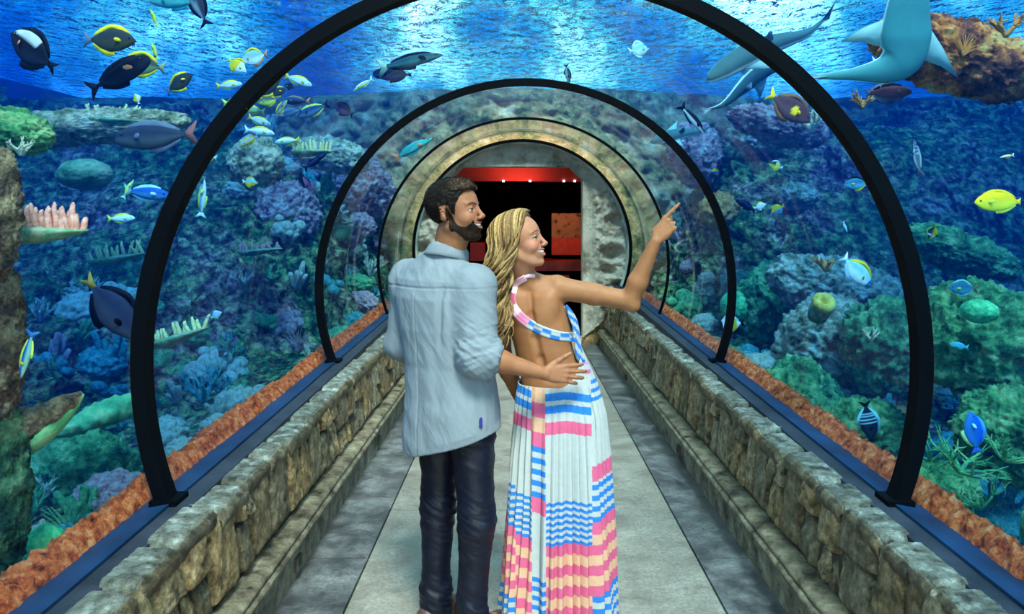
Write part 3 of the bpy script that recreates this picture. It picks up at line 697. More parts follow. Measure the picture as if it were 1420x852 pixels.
def add_head(fd, hd, male):
    W, R, q = hd.w, hd.R, hd.s
    E = lambda c, r, k=.012, mode='add', Rl=None: fd.ell(W(c), np.array(r)*q, R if Rl is None else R@Rl, k*q, mode)
    K = lambda a, b, ra, rb, k=.010, mode='add': fd.cap(W(a), W(b), ra*q, rb*q, k*q, mode)
    E((-.018, 0, .040), (.098, .075, .084)); E((.030, 0, .028), (.064, .064, .070), .02)
    E((.034, 0, -.030), (.056, .054, .072), .02)
    jw = 1.0 if male else .90
    for s in (-1, 1):
        K((-.012, s*.050*jw, -.050), (.052, s*.022*jw, -.098), .020, .017, .022)
        E((.058, s*.036, -.030), (.027, .022, .024), .016)
        K((.086, s*.012, .024), (.071, s*.046, .025), .0075 if male else .005, .006, .010)
    E((.070, 0, -.100), (.020, .021 if male else .017, .018), .014)
    E((.078, 0, -.062), (.019, .028, .026), .014)                       # muzzle
    for s in (-1, 1): E((.092, s*.031, .003), (.013, .017, .012), .010, 'sub')
    K((.089, 0, .012), (.109, 0, -.026), .0070, .0090, .010); E((.112, 0, -.029), (.010, .0095, .0085), .006)
    for s in (-1, 1):
        E((.101, s*.0125, -.034), (.010, .0065, .0075), .005); E((.103, s*.007, -.0405), (.005, .0035, .003), .003, 'sub')
        # lids
        for k in range(7):
            a = -1+2*k/6; x = .0850-.009*a*a-.006*max(0, a); E((x, s*(.031+.0135*a), .0088-.0040*a*a), (.0050, .0046, .0044), .003)
            E((x-.0008, s*(.031+.0135*a), -.0065+.003*a*a), (.0038, .0038, .0022), .003)
        # ear
        Rl = np.array(Matrix.Rotation(.22, 3, 'Y'))@np.array(Matrix.Rotation(s*.30, 3, 'Z'))
        E((-.016, s*.076, .000), (.017, .0065, .031), .006, 'add', Rl); E((-.010, s*.0835, .004), (.0095, .006, .019), .004, 'sub', Rl)
        E((-.008, s*.078, -.022), (.009, .005, .009), .004)
        for k in range(9):
            a = -1.9+k*.42; E((-.016-.015*math.cos(a+.2)*1.0, s*(.082-.002*math.cos(a)), .002+.028*math.sin(a+1.57-.2)*1.0), (.0035,)*3, .004)
    # open smile
    so = 1.0 if male else 1.3
    for k in range(13):
        a = -1+2*k/12; y = .027*a*(1 if male else 1.08); x = .0985-.017*a*a; z = -.062+.010*a*a
        op_ = .0062*(1-a*a)*so
        E((x, y, z+op_+.004), (.0052, .0045, .0034), .0035); E((x-.002, y, z-op_-.004), (.006, .0045, .0042), .0035)
    for k in range(11):
        a = -.9+1.8*k/10; E((.100-.017*a*a, .025*a, -.062+.010*a*a), (.011, .004, .0066*so*(1-a*a)+.0012), .002, 'sub')
    for s in (-1, 1): K((.094, s*.019, -.036), (.080, s*.036, -.058), .0018, .0015, .006, 'sub')
def head_parts(hd, male, fd):
    W = hd.w; R = hd.R; q = hd.s; par = None
    for s in (-1, 1):                                                   # eyes with iris and pupil
        v, f = ico(3); loc = v*np.array([1, 1, 1])*.0120; look = np.array([.95, s*0-.22, .20]); look /= np.linalg.norm(look)
        dd = v@look; cc = np.tile(np.array([.42, .38, .35]), (len(v), 1)); cc[dd > .80] = (.06, .035, .02) if male else (.07, .06, .04); cc[dd > .93] = (.004, .004, .004)
        v2 = np.array([W(np.array([.0742, s*.031, .0008])+a) for a in loc]); mesh_obj('eye', v2, f, M['eye'], par, colors=cc)
        A = np.linspace(-1, 1, 16)
        pts = snap(fd, [W((.085, s*(.033+.023*a), (.0235 if male else .0275)+.0035*(1-a*a)-(.004 if male else .006)*max(a, 0))) for a in A], .0012)
        v3, f3 = tube(pts, np.interp(A, [-1, -.3, .5, 1], [.0020, .0031, .0026, .0008])*q*(1 if male else .6), 8, .5); mesh_obj('eyebrow', v3, f3, M['brow'], par)
        pts = [W((.0880-.009*a*a-.007*max(0, a), s*(.031+.0150*a), .0052-.0036*a*a)) for a in A]
        v3, f3 = tube(pts, (.0019 if not male else .0012)*q, 6); mesh_obj('eyelash', v3, f3, M['brow'], par)
        if not male:
            mb = MB()
            for a in np.linspace(-.9, 1, 16):
                p0 = np.array((.0885-.009*a*a-.007*max(0, a), s*(.031+.0150*a), .0060-.0036*a*a)); tv, tf = tube([W(p0), W(p0+np.array([.004, s*.001*a, .0016])), W(p0+np.array([.0065, s*.0025*a, .0048]))], [.0006, .0005, .0001], 4); mb.add(tv, tf)
            mb.build('lashes', M['brow'])
    # teeth
    mb = MB()
    for k in range(10):
        a = (k-4.5)/5.2; y = .023*a; x = .0925-.015*a*a; v, f = ico(2)
        mb.add(np.array([W(np.array([x, y, -.0595+.009*a*a])+p_*np.array([.0045, .0027, .0050])) for p_ in v]), f)
    mb.build('teeth', M['teeth'], par)
def hand(fd, wrist, d, n, t, curls, spread=(.10, .03, -.04, -.12), sc=1.0, thumb=(.5, .35, .2), k=.004, thumbdir=None):
    """palm and five separate fingers; d to the knuckles, n out of the back of the hand, t towards the thumb"""
    d, n, t = [np.array(a, float)/np.linalg.norm(a) for a in (d, n, t)]; w0 = np.array(wrist, float)
    off = (.030, .010, -.010, -.028); fwd = (.088, .092, .088, .080); Ls = ((.043, .026, .021), (.047, .030, .022), (.043, .028, .021), (.034, .021, .019))
    fd.ell(w0+d*.045*sc, np.array([.050, .013, .037])*sc, np.stack([d, n, t], 1), .012)
    for i in range(4):
        kn = w0+(d*fwd[i]+t*off[i])*sc
        fd.cap(w0+(d*.012+t*off[i]*.5)*sc, kn, .0125*sc, .0100*sc, .007)
        ang = 0; p = kn; dirb = d*math.cos(spread[i])+t*math.sin(spread[i])
        for j in range(3):
            ang += curls[i][j]; dr = dirb*math.cos(ang)-n*math.sin(ang); q2 = p+dr*Ls[i][j]*sc
            r0 = (.0092, .0082, .0075)[j]*sc*(1 if i < 3 else .88); r1 = (.0082, .0074, .0062)[j]*sc*(1 if i < 3 else .88)
            fd.cap(p, q2, r0, r1, k if j else .006); p = q2
    tb = w0+(d*.022+t*.028-n*.006)*sc
    td = np.array(thumbdir, float) if thumbdir is not None else d*.75+t*.6-n*.3
    td /= np.linalg.norm(td); fd.cap(w0+(d*.01+t*.012)*sc, tb+td*.016*sc, .014*sc, .013*sc, .008)
    p = tb
    for j, (ln, r0, r1) in enumerate(((.040, .0130, .0108), (.032, .0104, .0092), (.026, .0094, .0070))):
        q2 = p+td*ln*sc; fd.cap(p, q2, r0*sc, r1*sc, .006); p = q2
        td = td+(d*.35-t*.12)*thumb[j]*(1 if j else .5); td /= np.linalg.norm(td)

M['eye'] = simple('eye_white', (1, 1, 1), .12, attr=True, spec=.7)
M['teeth'] = simple('tooth_enamel', (.85, .82, .76), .25)
M['brow'] = simple('brow_hair', (.035, .02, .012), .7)
def skinmat(name):
    m = simple(name, (1, 1, 1), .5, attr=True, spec=.28, bump=.0008, bscale=260, var=.07, vscale=30, sss=.08); return m
M['skin_m'] = skinmat('skin_man'); M['skin_w'] = skinmat('skin_woman')
def hairmat(name, attr, stops, scale=(220, 220, 8)):
    m, nt, out = mat_new(name); b = N(nt, 'ShaderNodeBsdfPrincipled', i_Roughness=.42); b.inputs['Specular IOR Level'].default_value = .10
    tc = N(nt, 'ShaderNodeTexCoord'); mp = N(nt, 'ShaderNodeMapping'); mp.inputs['Scale'].default_value = scale; L(nt, tc.outputs['Object'], mp.inputs[0])
    n = N(nt, 'ShaderNodeTexNoise', i_Scale=1.0, i_Detail=3.0); L(nt, mp.outputs[0], n.inputs['Vector'])
    r = ramp(nt, n.outputs['Fac'], stops)
    at = N(nt, 'ShaderNodeAttribute', attribute_name='Col'); mx = N(nt, 'ShaderNodeVectorMath', operation='MULTIPLY'); L(nt, r.outputs[0], mx.inputs[0]); L(nt, at.outputs['Color'], mx.inputs[1])
    L(nt, mx.outputs[0], b.inputs['Base Color'])
    bp = N(nt, 'ShaderNodeBump', i_Strength=.8, i_Distance=.003); L(nt, n.outputs['Fac'], bp.inputs['Height']); L(nt, bp.outputs[0], b.inputs['Normal'])
    L(nt, b.outputs[0], out.inputs[0]); return m
M['hair'] = hairmat('hair_strands', True, [(.35, (.55,)*3), (.65, (1.35,)*3)], (260, 260, 40))

# ------------------------------------------------------------------ the man
MY = 3.05
man = empty('person', (-.25, MY, 0), 'dark-bearded man in light blue shirt and dark trousers, arm round the woman', 'person')
man_inv = Matrix.Translation(-Vector((-.25, MY, 0)))
def child(o, par=man, inv=man_inv): o.parent = par; o.matrix_parent_inverse = inv; return o
yawm = math.radians(-40)                        # lateral axis (his right) = (cos, sin) of this
rt = np.array([math.cos(yawm), math.sin(yawm), 0]); fwd = np.array([-math.sin(yawm), math.cos(yawm), 0])
hm = Head((-.245, 3.00, 1.672), frame(math.radians(20), math.radians(8)), 1.0)
sc_ = np.array([-.305, MY, 1.40]); shR = sc_+rt*.180+np.array([0, 0, -.005]); shL = sc_-rt*.18
elR = np.array([-.152, 2.885, 1.140]); wrR = np.array([.098, 2.905, 1.066])
elL = np.array([-.475, 3.20, 1.13]); wrL = np.array([-.40, 3.36, 1.00])
hip = np.array([-.250, MY, .93]); hR = hip+rt*.085; hL = hip-rt*.085
knR = np.array([-.160, 2.975, .49]); anR = np.array([-.182, 2.985, .085]); knL = np.array([-.325, 3.12, .49]); anL = np.array([-.335, 3.13, .085])
fb_ = Field((-.62, 2.72, -.01), (.33, 3.50, 1.83), .0040)
fb_.loft([(z, x, MY, a, b) for z, x, a, b in ((.86, -.25, .15, .11), (.95, -.255, .160, .115), (1.08, -.275, .145, .105), (1.25, -.30, .165, .115), (1.38, -.305, .165, .105), (1.44, -.30, .10, .07), (1.47, -.29, .06, .06))], yawm, .03)
for a in (shR, shL): fb_.cap(sc_+np.array([0, 0, .05]), a, .055, .055, .04)
neckb = np.array([-.285, MY, 1.46])
fb_.cap(neckb, hm.w((-.035, 0, -.075)), .060, .053, .03); fb_.cap(neckb+np.array([.0, 0, -.02]), hm.w((.0, 0, -.085)), .05, .046, .03)
add_head(fb_, hm, True)
for sh_, el, wr in ((shR, elR, wrR), (shL, elL, wrL)):
    fb_.cap(sh_, el, .052, .042, .02); mid = el*.65+wr*.35; fb_.cap(el, mid, .043, .040, .02); fb_.cap(mid, wr, .040, .0245, .02)
for h_, kn, an in ((hR, knR, anR), (hL, knL, anL)):
    fb_.cap(h_, kn, .085, .055, .03); fb_.cap(kn, an, .055, .038, .03); fb_.cap(an, an+fwd*.15+np.array([0, 0, -.05]), .035, .028, .02)
hand(fb_, wrR+np.array([.000, 0, 0]), (.90, .12, -.02), (.14, -.98, .1), (.02, .10, .99), ((.25, .38, .30), (.20, .36, .30), (.20, .38, .30), (.25, .4, .3)), spread=(.02, -.06, -.15, -.26), sc=.95, thumb=(.2, .2, .1), thumbdir=(.78, .02, .52))
hand(fb_, wrL, (.3, .9, -.3), (-.9, .2, 0), (0, .3, .9), (((.4, .5, .3),)*4), sc=.98)
v, f = fb_.mesh(); q = hm.inv(v); nrm = vnormals(v, f)
cc = np.tile(np.array((.29, .108, .048)), (len(v), 1))
cc *= (1+.10*fbm(v, 25, 2))[:, None]
red = np.exp(-(((q-np.array([.075, 0, -.02]))*np.array([14, 9, 16]))**2).sum(1))[:, None]; cc = cc*(1-red*.25)+red*.25*np.array((.45, .15, .10))
lip = (q[:, 0] > .078) & (np.abs(q[:, 1]) < .027) & (np.abs(q[:, 2]+.062-.010*(q[:, 1]/.027)**2) < .0135*(1-(q[:, 1]/.027)**2*.6)); cc[lip] = (.34, .09, .07)
inm = lip & (np.abs(q[:, 2]+.062-.010*(q[:, 1]/.027)**2) < .0045); cc[inm & (q[:, 0] < .095)] = (.10, .02, .02)
knuck = (v[:, 0] > .10) & (v[:, 2] < 1.2); cc[knuck] = np.array((.31, .12, .058))
body = child(mesh_obj('body', v, f, M['skin_m'], colors=cc)); body['label'] = 'tanned skin'
head_n = Field((-.62, 2.72, 1.40), (.0, 3.30, 1.84), .0028)        # copy of the head for hair and beard shells
add_head(head_n, hm, True)
p_ = head_n.lo+head_n.h*np.stack(np.meshgrid(*[np.arange(k) for k in head_n.n], indexing='ij'), -1); qq = hm.inv(p_)
HF = head_n.F.copy()
# hair: short back and sides, brushed up at the front
thick = np.clip(.004+.13*np.clip(qq[..., 2]-.03, 0, .12), .004, .0155)+.006*np.clip(qq[..., 0]/.05, 0, 1)*(qq[..., 2] > .08)
hl = np.interp(qq[..., 0], [-.12, -.085, -.052, -.038, -.030, .007, .013, .024, .036, .048, .060, .075, .10], [-.075, -.085, -.070, -.020, .026, .026, -.004, -.010, .030, .050, .070, .080, .09])
st = fbm(qq*np.array([55, 95, 90])[None, None, None], 1, 2, 4)*.0035
earm = np.linalg.norm((qq-np.array([-.014, 0, .0]))*np.array([1, 0, .62]), axis=-1)-.0215
d = np.maximum(HF-thick-st, (hl-qq[..., 2])*.8+st*1.2); d = np.maximum(d, np.where(np.abs(qq[..., 1]) > .045, -earm, -1)); head_n.F = d.astype(np.float32)
v, f = head_n.mesh(); q = hm.inv(v); top = np.clip((q[:, 0]-.0)/.07, 0, 1)*np.clip((q[:, 2]-.07)/.04, 0, 1)
cc = (.010, .006, .005)+top[:, None]*np.array((.06, .03, .016)); cc = cc*(1+.5*fbm(q*np.array([30, 160, 60]), 1, 2, 2))[:, None]
child(mesh_obj('hair', v, f, M['hair'], colors=np.clip(cc, 0, 1)))['label'] = 'short dark brown hair'
rs = np.random.RandomState(4); sel = rs.choice(len(v), 5200); mb = MB(); nn = vnormals(v, f)
for k in sel:
    p0 = v[k]; qk = q[k]; nk_ = nn[k]; tp = np.clip((qk[0]-.01)/.06, 0, 1)*np.clip((qk[2]-.06)/.04, 0, 1)
    fl = np.array([.25+.5*tp, .25*np.sign(qk[1])*(1-tp)+.5*tp*rs.uniform(-.4, .1), -1.0+1.3*tp+.6*(qk[2] > .1)]) if qk[2] < .13 else np.array([.9, rs.uniform(-.4, .2), .2])
    fl = hm.R@(fl/np.linalg.norm(fl)); fl = fl-nk_*fl.dot(nk_); fl += rs.randn(3)*.22; ln = (.007+.012*tp)*rs.uniform(.7, 1.2)
    tv, tf = tube([p0-nk_*.002, p0+nk_*.0010+fl*ln*.5, p0+nk_*(.0012+.004*tp)+fl*ln], [.0010, .0009, .0002], 3, 1, False)
    cs = np.array((.012, .007, .005))*rs.uniform(.5, 1.6)+tp*rs.uniform(0, 1)*np.array((.07, .036, .02)); mb.add(tv, tf, cs)
child(mb.build('hair_strands', M['hair'], color=True))
# beard: thin shell over jaw, chin and upper lip
up = np.interp(qq[..., 0], [-.01, .004, .02, .035, .055, .075, .083, .10, .12], [.03, .015, -.040, -.056, -.062, -.054, -.044, -.041, -.041])
mo = (qq[..., 2]+.062-.010*(qq[..., 1]/.027)**2)/.0135; mouth = 1-np.sqrt(mo**2+(qq[..., 1]/.030)**2)
st = fbm(p_, 190, 2, 7)*.0016
d = np.maximum(HF-.0022-st, (qq[..., 2]-up)*.7+st*2); d = np.maximum(d, (-.004-qq[..., 0])*.8); d = np.maximum(d, mouth*.012); d = np.maximum(d, (-.122-qq[..., 2]))
d = np.maximum(d, .0008-HF-.003); head_n.F = d.astype(np.float32)
v, f = head_n.mesh(); cc = np.tile((.016, .008, .005), (len(v), 1))*(1+.8*fbm(v, 150, 2))[:, None]
beard_o = child(mesh_obj('beard', v, f, M['hair'], colors=np.clip(cc, 0, 1))); beard_o['label'] = 'trimmed dark beard and moustache'
nn = vnormals(v, f); mb = MB()
for k in rs.choice(len(v), 2600):
    nk_ = nn[k]; fl = hm.R@np.array([.1, 0, -1.0]); fl = fl-nk_*fl.dot(nk_)+rs.randn(3)*.3; p0 = v[k]
    tv, tf = tube([p0-nk_*.001, p0+nk_*.0012+fl*.003, p0+nk_*.0016+fl*.006], [.0006, .0005, .0001], 3, 1, False); mb.add(tv, tf, np.array((.020, .010, .006))*rs.uniform(.5, 2))
child(mb.build('beard_strands', M['hair'], color=True))
head_parts(hm, True, fb_)
def adopt_loose(names, par, inv):
    for o in list(col.objects):
        if o.parent is None and o.name.split('.')[0] in names and 'kind' not in o and 'category' not in o: o.parent = par; o.matrix_parent_inverse = inv
adopt_loose(('eye', 'eyebrow', 'eyelash', 'lashes', 'teeth'), man, man_inv)
del p_, qq, HF

# shirt
fs = Field((-.66, 2.72, .70), (.10, 3.50, 1.57), .0042)
fs.loft([(z, x, MY, a, b) for z, x, a, b in ((.72, -.262, .218, .160), (.80, -.262, .214, .158), (.95, -.266, .200, .150), (1.08, -.278, .186, .142), (1.22, -.298, .192, .145), (1.34, -.308, .190, .138), (1.41, -.308, .165, .120), (1.45, -.302, .125, .098), (1.485, -.292, .088, .080), (1.515, -.286, .066, .068), (1.53, -.284, .062, .064))], yawm, .03, n=2.25)
for sh_, el, wr, t_ in ((shR, elR, wrR, .22), (shL, elL, wrL, .3)):
    fs.cap(sc_+np.array([0, 0, .035]), sh_+np.array([0, 0, -.005]), .070, .072, .05); fs.cap(sh_, el, .078, .068, .035); fs.cap(el, el+(wr-el)*t_, .066, .062, .03)
cut = elR+(wrR-elR)*.24; ax_ = (wrR-elR)/np.linalg.norm(wrR-elR)
fs.op(lambda p: np.where(np.linalg.norm(p-cut, axis=-1) < .11, (p-cut)@ax_, -1), cut-.12, cut+.12, .01, 'int')
hem = lambda p: .775+.06*np.clip(((p[..., 0]-hip[0])*rt[0]+(p[..., 1]-hip[1])*rt[1])/.2, -.4, 1.1)-.03*np.clip(((p[..., 0]-hip[0])*fwd[0]+(p[..., 1]-hip[1])*-fwd[1]*-1)/.2, -1, 1)*-1
fs.op(lambda p: hem(p)-p[..., 2], (-.66, 2.7, .7), (.1, 3.5, .95), .01, 'int')
v, f = fs.mesh(); n_ = vnormals(v, f)
seg = lambda p, a, b: (lambda t: np.linalg.norm(p-a-t[:, None]*(b-a), axis=1))(np.clip(((p-a)@(b-a))/((b-a)@(b-a)), 0, 1))
arm = np.clip(1-(np.minimum(seg(v, shR, elR), seg(v, elR, cut))-.07)/.03, 0, 1)
lat = (v-sc_)@rt; elb = np.exp(-(np.linalg.norm(v-elR, axis=1)/.12)**2)
back = fbm(v*np.array([13, 13, 3.2]), 1, 3, 2)*.010+fbm(v*np.array([6, 6, 5]), 1, 2, 6)*.010+fbm(np.stack([v[:, 2]*9+v[:, 0]*14, v[:, 0]*7, v[:, 1]*7], 1), 1, 3, 15, ridge=True)*.004
u = v@np.array([.55, .2, .8]); fold = fbm(np.stack([u*20, v[:, 0]*5, v[:, 1]*5], 1), 1, 3, 9, ridge=True)
u2 = v@np.array([-.3, .1, .95]); fold2 = fbm(np.stack([u2*26, v[:, 0]*9, v[:, 1]*7], 1), 1, 2, 12, ridge=True)
dsp = back*(1-arm)+arm*(.012*fold*(.5+elb)+.014*elb*fold2+.006*back)
dsp *= np.clip((v[:, 2]-hem(v))/.03, .25, 1)
dsp -= .012*np.exp(-((lat-.115)/.010)**2)*np.clip((v[:, 2]-1.15)/.1, 0, 1)*np.clip((1.43-v[:, 2])/.05, 0, 1)*(v[:, 1] < MY)*(1-arm*.3)      # armhole seam
v = v+n_*dsp[:, None]
yoke = np.exp(-((v[:, 2]-(1.385+.02*lat))/.0035)**2)*(1-arm); v -= n_*(yoke*.004)[:, None]
pl = np.exp(-((lat+.0)/.004)**2)*(v[:, 2] < 1.38); v -= n_*(pl*.003)[:, None]
M['shirt'] = simple('shirt_cotton', (.185, .208, .24), .85, spec=.2, bump=.0012, bscale=160, var=.06, vscale=10)
shirt = child(mesh_obj('shirt', v, f, M['shirt'])); shirt['label'] = 'light blue long-sleeved shirt worn untucked'
# rolled cuff
ang = np.linspace(0, 2*PI, 60, endpoint=False); t_, n2, b2 = frames(np.array([elR, cut, wrR])); N0 = n2[1]-ax_*n2[1].dot(ax_); N0 /= np.linalg.norm(N0); B0 = np.cross(ax_, N0)
prof = [(-.030, .066), (-.026, .074), (-.010, .0775), (.008, .0765), (.016, .071), (.018, .062), (.010, .052), (-.01, .05)]
v = np.array([[cut+ax_*(x+.006*math.sin(3*a+1))+(N0*math.cos(a)+B0*math.sin(a))*(r*.80+.003*math.sin(5*a)+.0025*math.sin(9*a+x*90)) for x, r in prof] for a in ang])
o = child(mesh_obj('cuff', v.reshape(-1, 3), grid_faces(60, len(prof), closed_u=True), M['shirt'])); o['label'] = 'rolled-up shirt cuff'
# collar
cv = []; nb = np.array([-.283, MY-.012, 1.512]); tilt = np.array([.10, .02, 0])
for a in np.linspace(-2.55, 2.55, 70):
    dr = -fwd*math.cos(a)+rt*math.sin(a); fr_ = (1-math.cos(a))/2; row = []
    for (r, z) in ((.066, .0), (.066, .040), (.0675, .047), (.071, .048), (.078, .038), (.086, .014), (.0885, .002), (.085, .000)):
        row.append(nb+dr*(r+.010*fr_)+np.array([0, 0, z-.045*fr_]))
    cv.append(row)
cv = np.array(cv); cv[..., 0] += (cv[..., 2]-1.512)*.30
o = child(mesh_obj('collar', cv.reshape(-1, 3), grid_faces(70, 8), M['shirt'])); o['label'] = 'folded shirt collar'
sm = o.modifiers.new('thick', 'SOLIDIFY'); sm.thickness = .002; sm.offset = 0
hp_, _ = fs.hit(np.array([667.0]), np.array([586.0])); hp_ = hp_[0]
mb = MB(); tabv = [(-.006, 0, -.018), (.006, 0, -.018), (.006, 0, .014), (0, 0, .020), (-.006, 0, .014)]
v = [hp_+np.array([a, -.013, c+.0]) for a, _b, c in tabv]+[hp_+np.array([a, .004, c]) for a, _b, c in tabv]
o = child(mesh_obj('hem_tab', v, [[0, 1, 2, 3, 4], [9, 8, 7, 6, 5]]+[[k, (k+1) % 5, 5+(k+1) % 5, 5+k] for k in range(5)], simple('tab_blue', (.01, .01, .16), .7), smooth=False)); o['label'] = 'small dark blue tab on the hem'
# trousers
ft = Field((-.50, 2.78, .02), (.02, 3.34, 1.0), .0042)
ft.loft([(z, x, MY, a, b) for z, x, a, b in ((.80, -.252, .172, .128), (.88, -.252, .172, .128), (.98, -.255, .160, .115))], yawm, .03)
for h_, kn, an in ((hR, knR, anR), (hL, knL, anL)):
    hh_ = h_+np.array([0, 0, -.06]); ft.cap(hh_, kn, .090, .063, .015); ft.cap(kn, an+np.array([0, 0, .06]), .063, .054, .015); ft.cap(an+np.array([0, 0, .06]), an+np.array([0, 0, -.04]), .054, .058, .02)
ft.op(lambda p: .045-p[..., 2], (-.5, 2.7, 0), (.1, 3.4, .1), .01, 'int')
v, f = ft.mesh(); n_ = vnormals(v, f); k_ = np.exp(-((v[:, 2]-.47)/.09)**2)+.9*np.exp(-((v[:, 2]-.12)/.09)**2)+.35+.6*np.exp(-((v[:, 2]-.80)/.07)**2)
fo = fbm(np.stack([v[:, 0]*5+v[:, 1]*3, v[:, 1]*5, v[:, 2]*17+v[:, 0]*9], 1), 1, 3, 3, ridge=True)
v = v+n_*(fo*.012*k_+fbm(v, 9, 2)*.004)[:, None]
M['trousers'] = simple('trouser_sateen', (.004, .005, .014), .4, spec=.3, var=.3, vscale=14, bump=.001, bscale=90)
o = child(mesh_obj('trousers', v, f, M['trousers'])); o['label'] = 'dark navy trousers with a slight sheen'
M['shoe'] = simple('shoe_leather', (.07, .028, .018), .35)
for an in (anR, anL):
    fz = Field((an[0]-.2, an[1]-.2, -.02), (an[0]+.3, an[1]+.35, .14), .005)
    fd_ = np.array([fwd[0]*.8+.1, fwd[1], 0]); h0 = np.array([an[0], an[1], .045]); fz.cap(h0-fd_*.05, h0+fd_*.08, .045, .043, .02); fz.cap(h0+fd_*.08+np.array([0, 0, -.01]), h0+fd_*.19+np.array([0, 0, -.014]), .045, .030, .02)
    fz.cap(h0, h0+np.array([0, 0, .04]), .045, .045, .02)
    fz.op(lambda p: .006-p[..., 2], (-1, 2, -.1), (1, 4, .05), .01, 'int')
    v, f = fz.mesh(); child(mesh_obj('shoe', v, f, M['shoe']))['label'] = 'brown leather shoe'
# ------------------------------------------------------------------ the woman
WY = 3.12
wom = empty('person', (.12, WY, 0), 'blonde long-haired woman in a striped open-back maxi dress, pointing at the fish', 'person')
wom_inv = Matrix.Translation(-Vector((.12, WY, 0)))
def childw(o): o.parent = wom; o.matrix_parent_inverse = wom_inv; return o
hw = Head((.004, 3.06, 1.556), frame(math.radians(18), math.radians(12)), .93)
wR = np.array([.160, 3.10, 1.368]); wL = np.array([-.085, 3.16, 1.355]); weR = np.array([.440, 3.06, 1.322]); wwR = np.array([.533, 3.00, 1.560])
weL = np.array([-.066, 3.22, 1.07]); wwL = np.array([.01, 3.30, .86])
fw = Field((-.22, 2.86, -.01), (.76, 3.42, 1.72), .0034)
rowsw = [(.70, .160, .130, .090), (.80, .165, .150, .100), (.88, .165, .150, .100), (.95, .158, .145, .096), (1.01, .142, .134, .090), (1.08, .112, .120, .086), (1.14, .098, .119, .086), (1.20, .086, .126, .090), (1.28, .066, .128, .090), (1.34, .055, .122, .078), (1.385, .045, .085, .058), (1.41, .035, .045, .045)]
fw.loft([(z, x, WY, a, b) for z, x, a, b in rowsw], math.radians(-12), .03)
nk = np.array([.030, WY-.005, 1.385])
fw.cap(nk, hw.w((-.025, 0, -.080)), .047, .043, .022); fw.cap(nk+np.array([0, 0, -.01]), hw.w((.005, 0, -.09)), .04, .036, .02)
add_head(fw, hw, False)
fw.cap(nk+np.array([.01, 0, .0]), wR+np.array([-.012, 0, .004]), .034, .046, .035); fw.cap(nk+np.array([-.01, 0, -.01]), wL, .034, .046, .035)
def arm_(fd, a, b, c, r=(.047, .041, .039, .022)):
    fd.cap(a, a*.5+b*.5, r[0], r[1], .02); fd.cap(a*.5+b*.5, b, r[1], r[1]*.93, .02); m = b*.68+c*.32; fd.cap(b, m, r[1]*.93, r[2]*.98, .015); fd.cap(m, c, r[2]*.98, r[3], .015)
arm_(fw, wR, weR, wwR); arm_(fw, wL, weL, wwL)
fw.ell(weR+np.array([.014, -.01, -.018]), (.026, .026, .026), None, .015)
hd_ = np.array([.040, -.0, .060]); hd_ /= np.linalg.norm(hd_)
# pointing hand: index straight, the others folded
d_ = np.array([.62, -.05, .78]); n_h = np.array([-.35, -.90, .25]); t_h = np.cross(d_, n_h); t_h = -t_h if t_h[2] < 0 else t_h
t_h = np.array([-.72, .28, .60]); n_h = np.array([-.10, -.95, .18])
hand(fw, wwR+np.array([.004, 0, .008]), d_, n_h, t_h, ((.02, .08, .05), (1.05, 1.35, .8), (1.15, 1.4, .8), (1.2, 1.4, .8)), spread=(-.10, -.02, -.04, -.08), sc=.92, thumb=(.3, .5, .4), thumbdir=(.62, .45, .6))
hand(fw, wwL, (.35, .2, -.9), (-.9, .1, -.3), (0, 1, 0), (((.2, .3, .3),)*4), sc=.88)
# legs under the skirt
for sx in (-1, 1):
    h_ = np.array([.165+sx*.06, WY+.01, .82]); k2 = np.array([.13+sx*.075, WY+.01, .46]); a2 = np.array([.10+sx*.06, WY+.01, .07])
    fw.cap(h_, k2, .078, .052, .03); fw.cap(k2, a2, .052, .034, .03); fw.cap(a2, a2+np.array([.04, .13, -.045]), .032, .024, .02)
# spine furrow and shoulder blades
sp = [(.043, 1.36), (.052, 1.27), (.066, 1.18), (.085, 1.10), (.118, 1.02)]
for (x0, z0), (x1, z1) in zip(sp[:-1], sp[1:]):
    ys_ = lambda x, z: fw.hit(np.array([CX+x*F/3.03]), np.array([CY+(H-z)*F/3.03]))[0][0]
    fw.cap(ys_(x0, z0)-np.array([0, .004, 0]), ys_(x1, z1)-np.array([0, .004, 0]), .007, .008, .022, 'sub')
for c_ in ((.112, 3.045, 1.30), (-.010, 3.065, 1.30)): fw.ell(c_, (.038, .022, .058), np.array(Matrix.Rotation(.25 if c_[0] > .05 else -.25, 3, 'Y')), .03)
v, f = fw.mesh(); q = hw.inv(v)
cc = np.tile(np.array((.31, .118, .048)), (len(v), 1))*(1+.08*fbm(v, 22, 2))[:, None]
hm_ = np.clip((q[:, 2]+.16)/.03, 0, 1)*np.clip((.2-np.linalg.norm(q, axis=1))/.03, 0, 1); cc = cc*(1-hm_[:, None])+hm_[:, None]*np.array((.38, .155, .085))
red = np.exp(-(((np.abs(q)*np.array([1, 1, 0])+q*np.array([0, 0, 1])-np.array([.070, .04, -.025]))*np.array([24, 30, 34]))**2).sum(1))[:, None]; cc = cc*(1-red*.5)+red*.5*np.array((.52, .16, .12))
lip = (q[:, 0] > .078) & (np.abs(q[:, 1]) < .027) & (np.abs(q[:, 2]+.062-.010*(q[:, 1]/.027)**2) < .0130*(1-(q[:, 1]/.027)**2*.6)); cc[lip] = (.52, .11, .11)
inm = lip & (np.abs(q[:, 2]+.062-.010*(q[:, 1]/.027)**2) < .0042); cc[inm & (q[:, 0] < .095)] = (.12, .02, .02)
tip = np.linalg.norm(v-np.array([.668, 2.98, 1.71]), axis=1) < .02
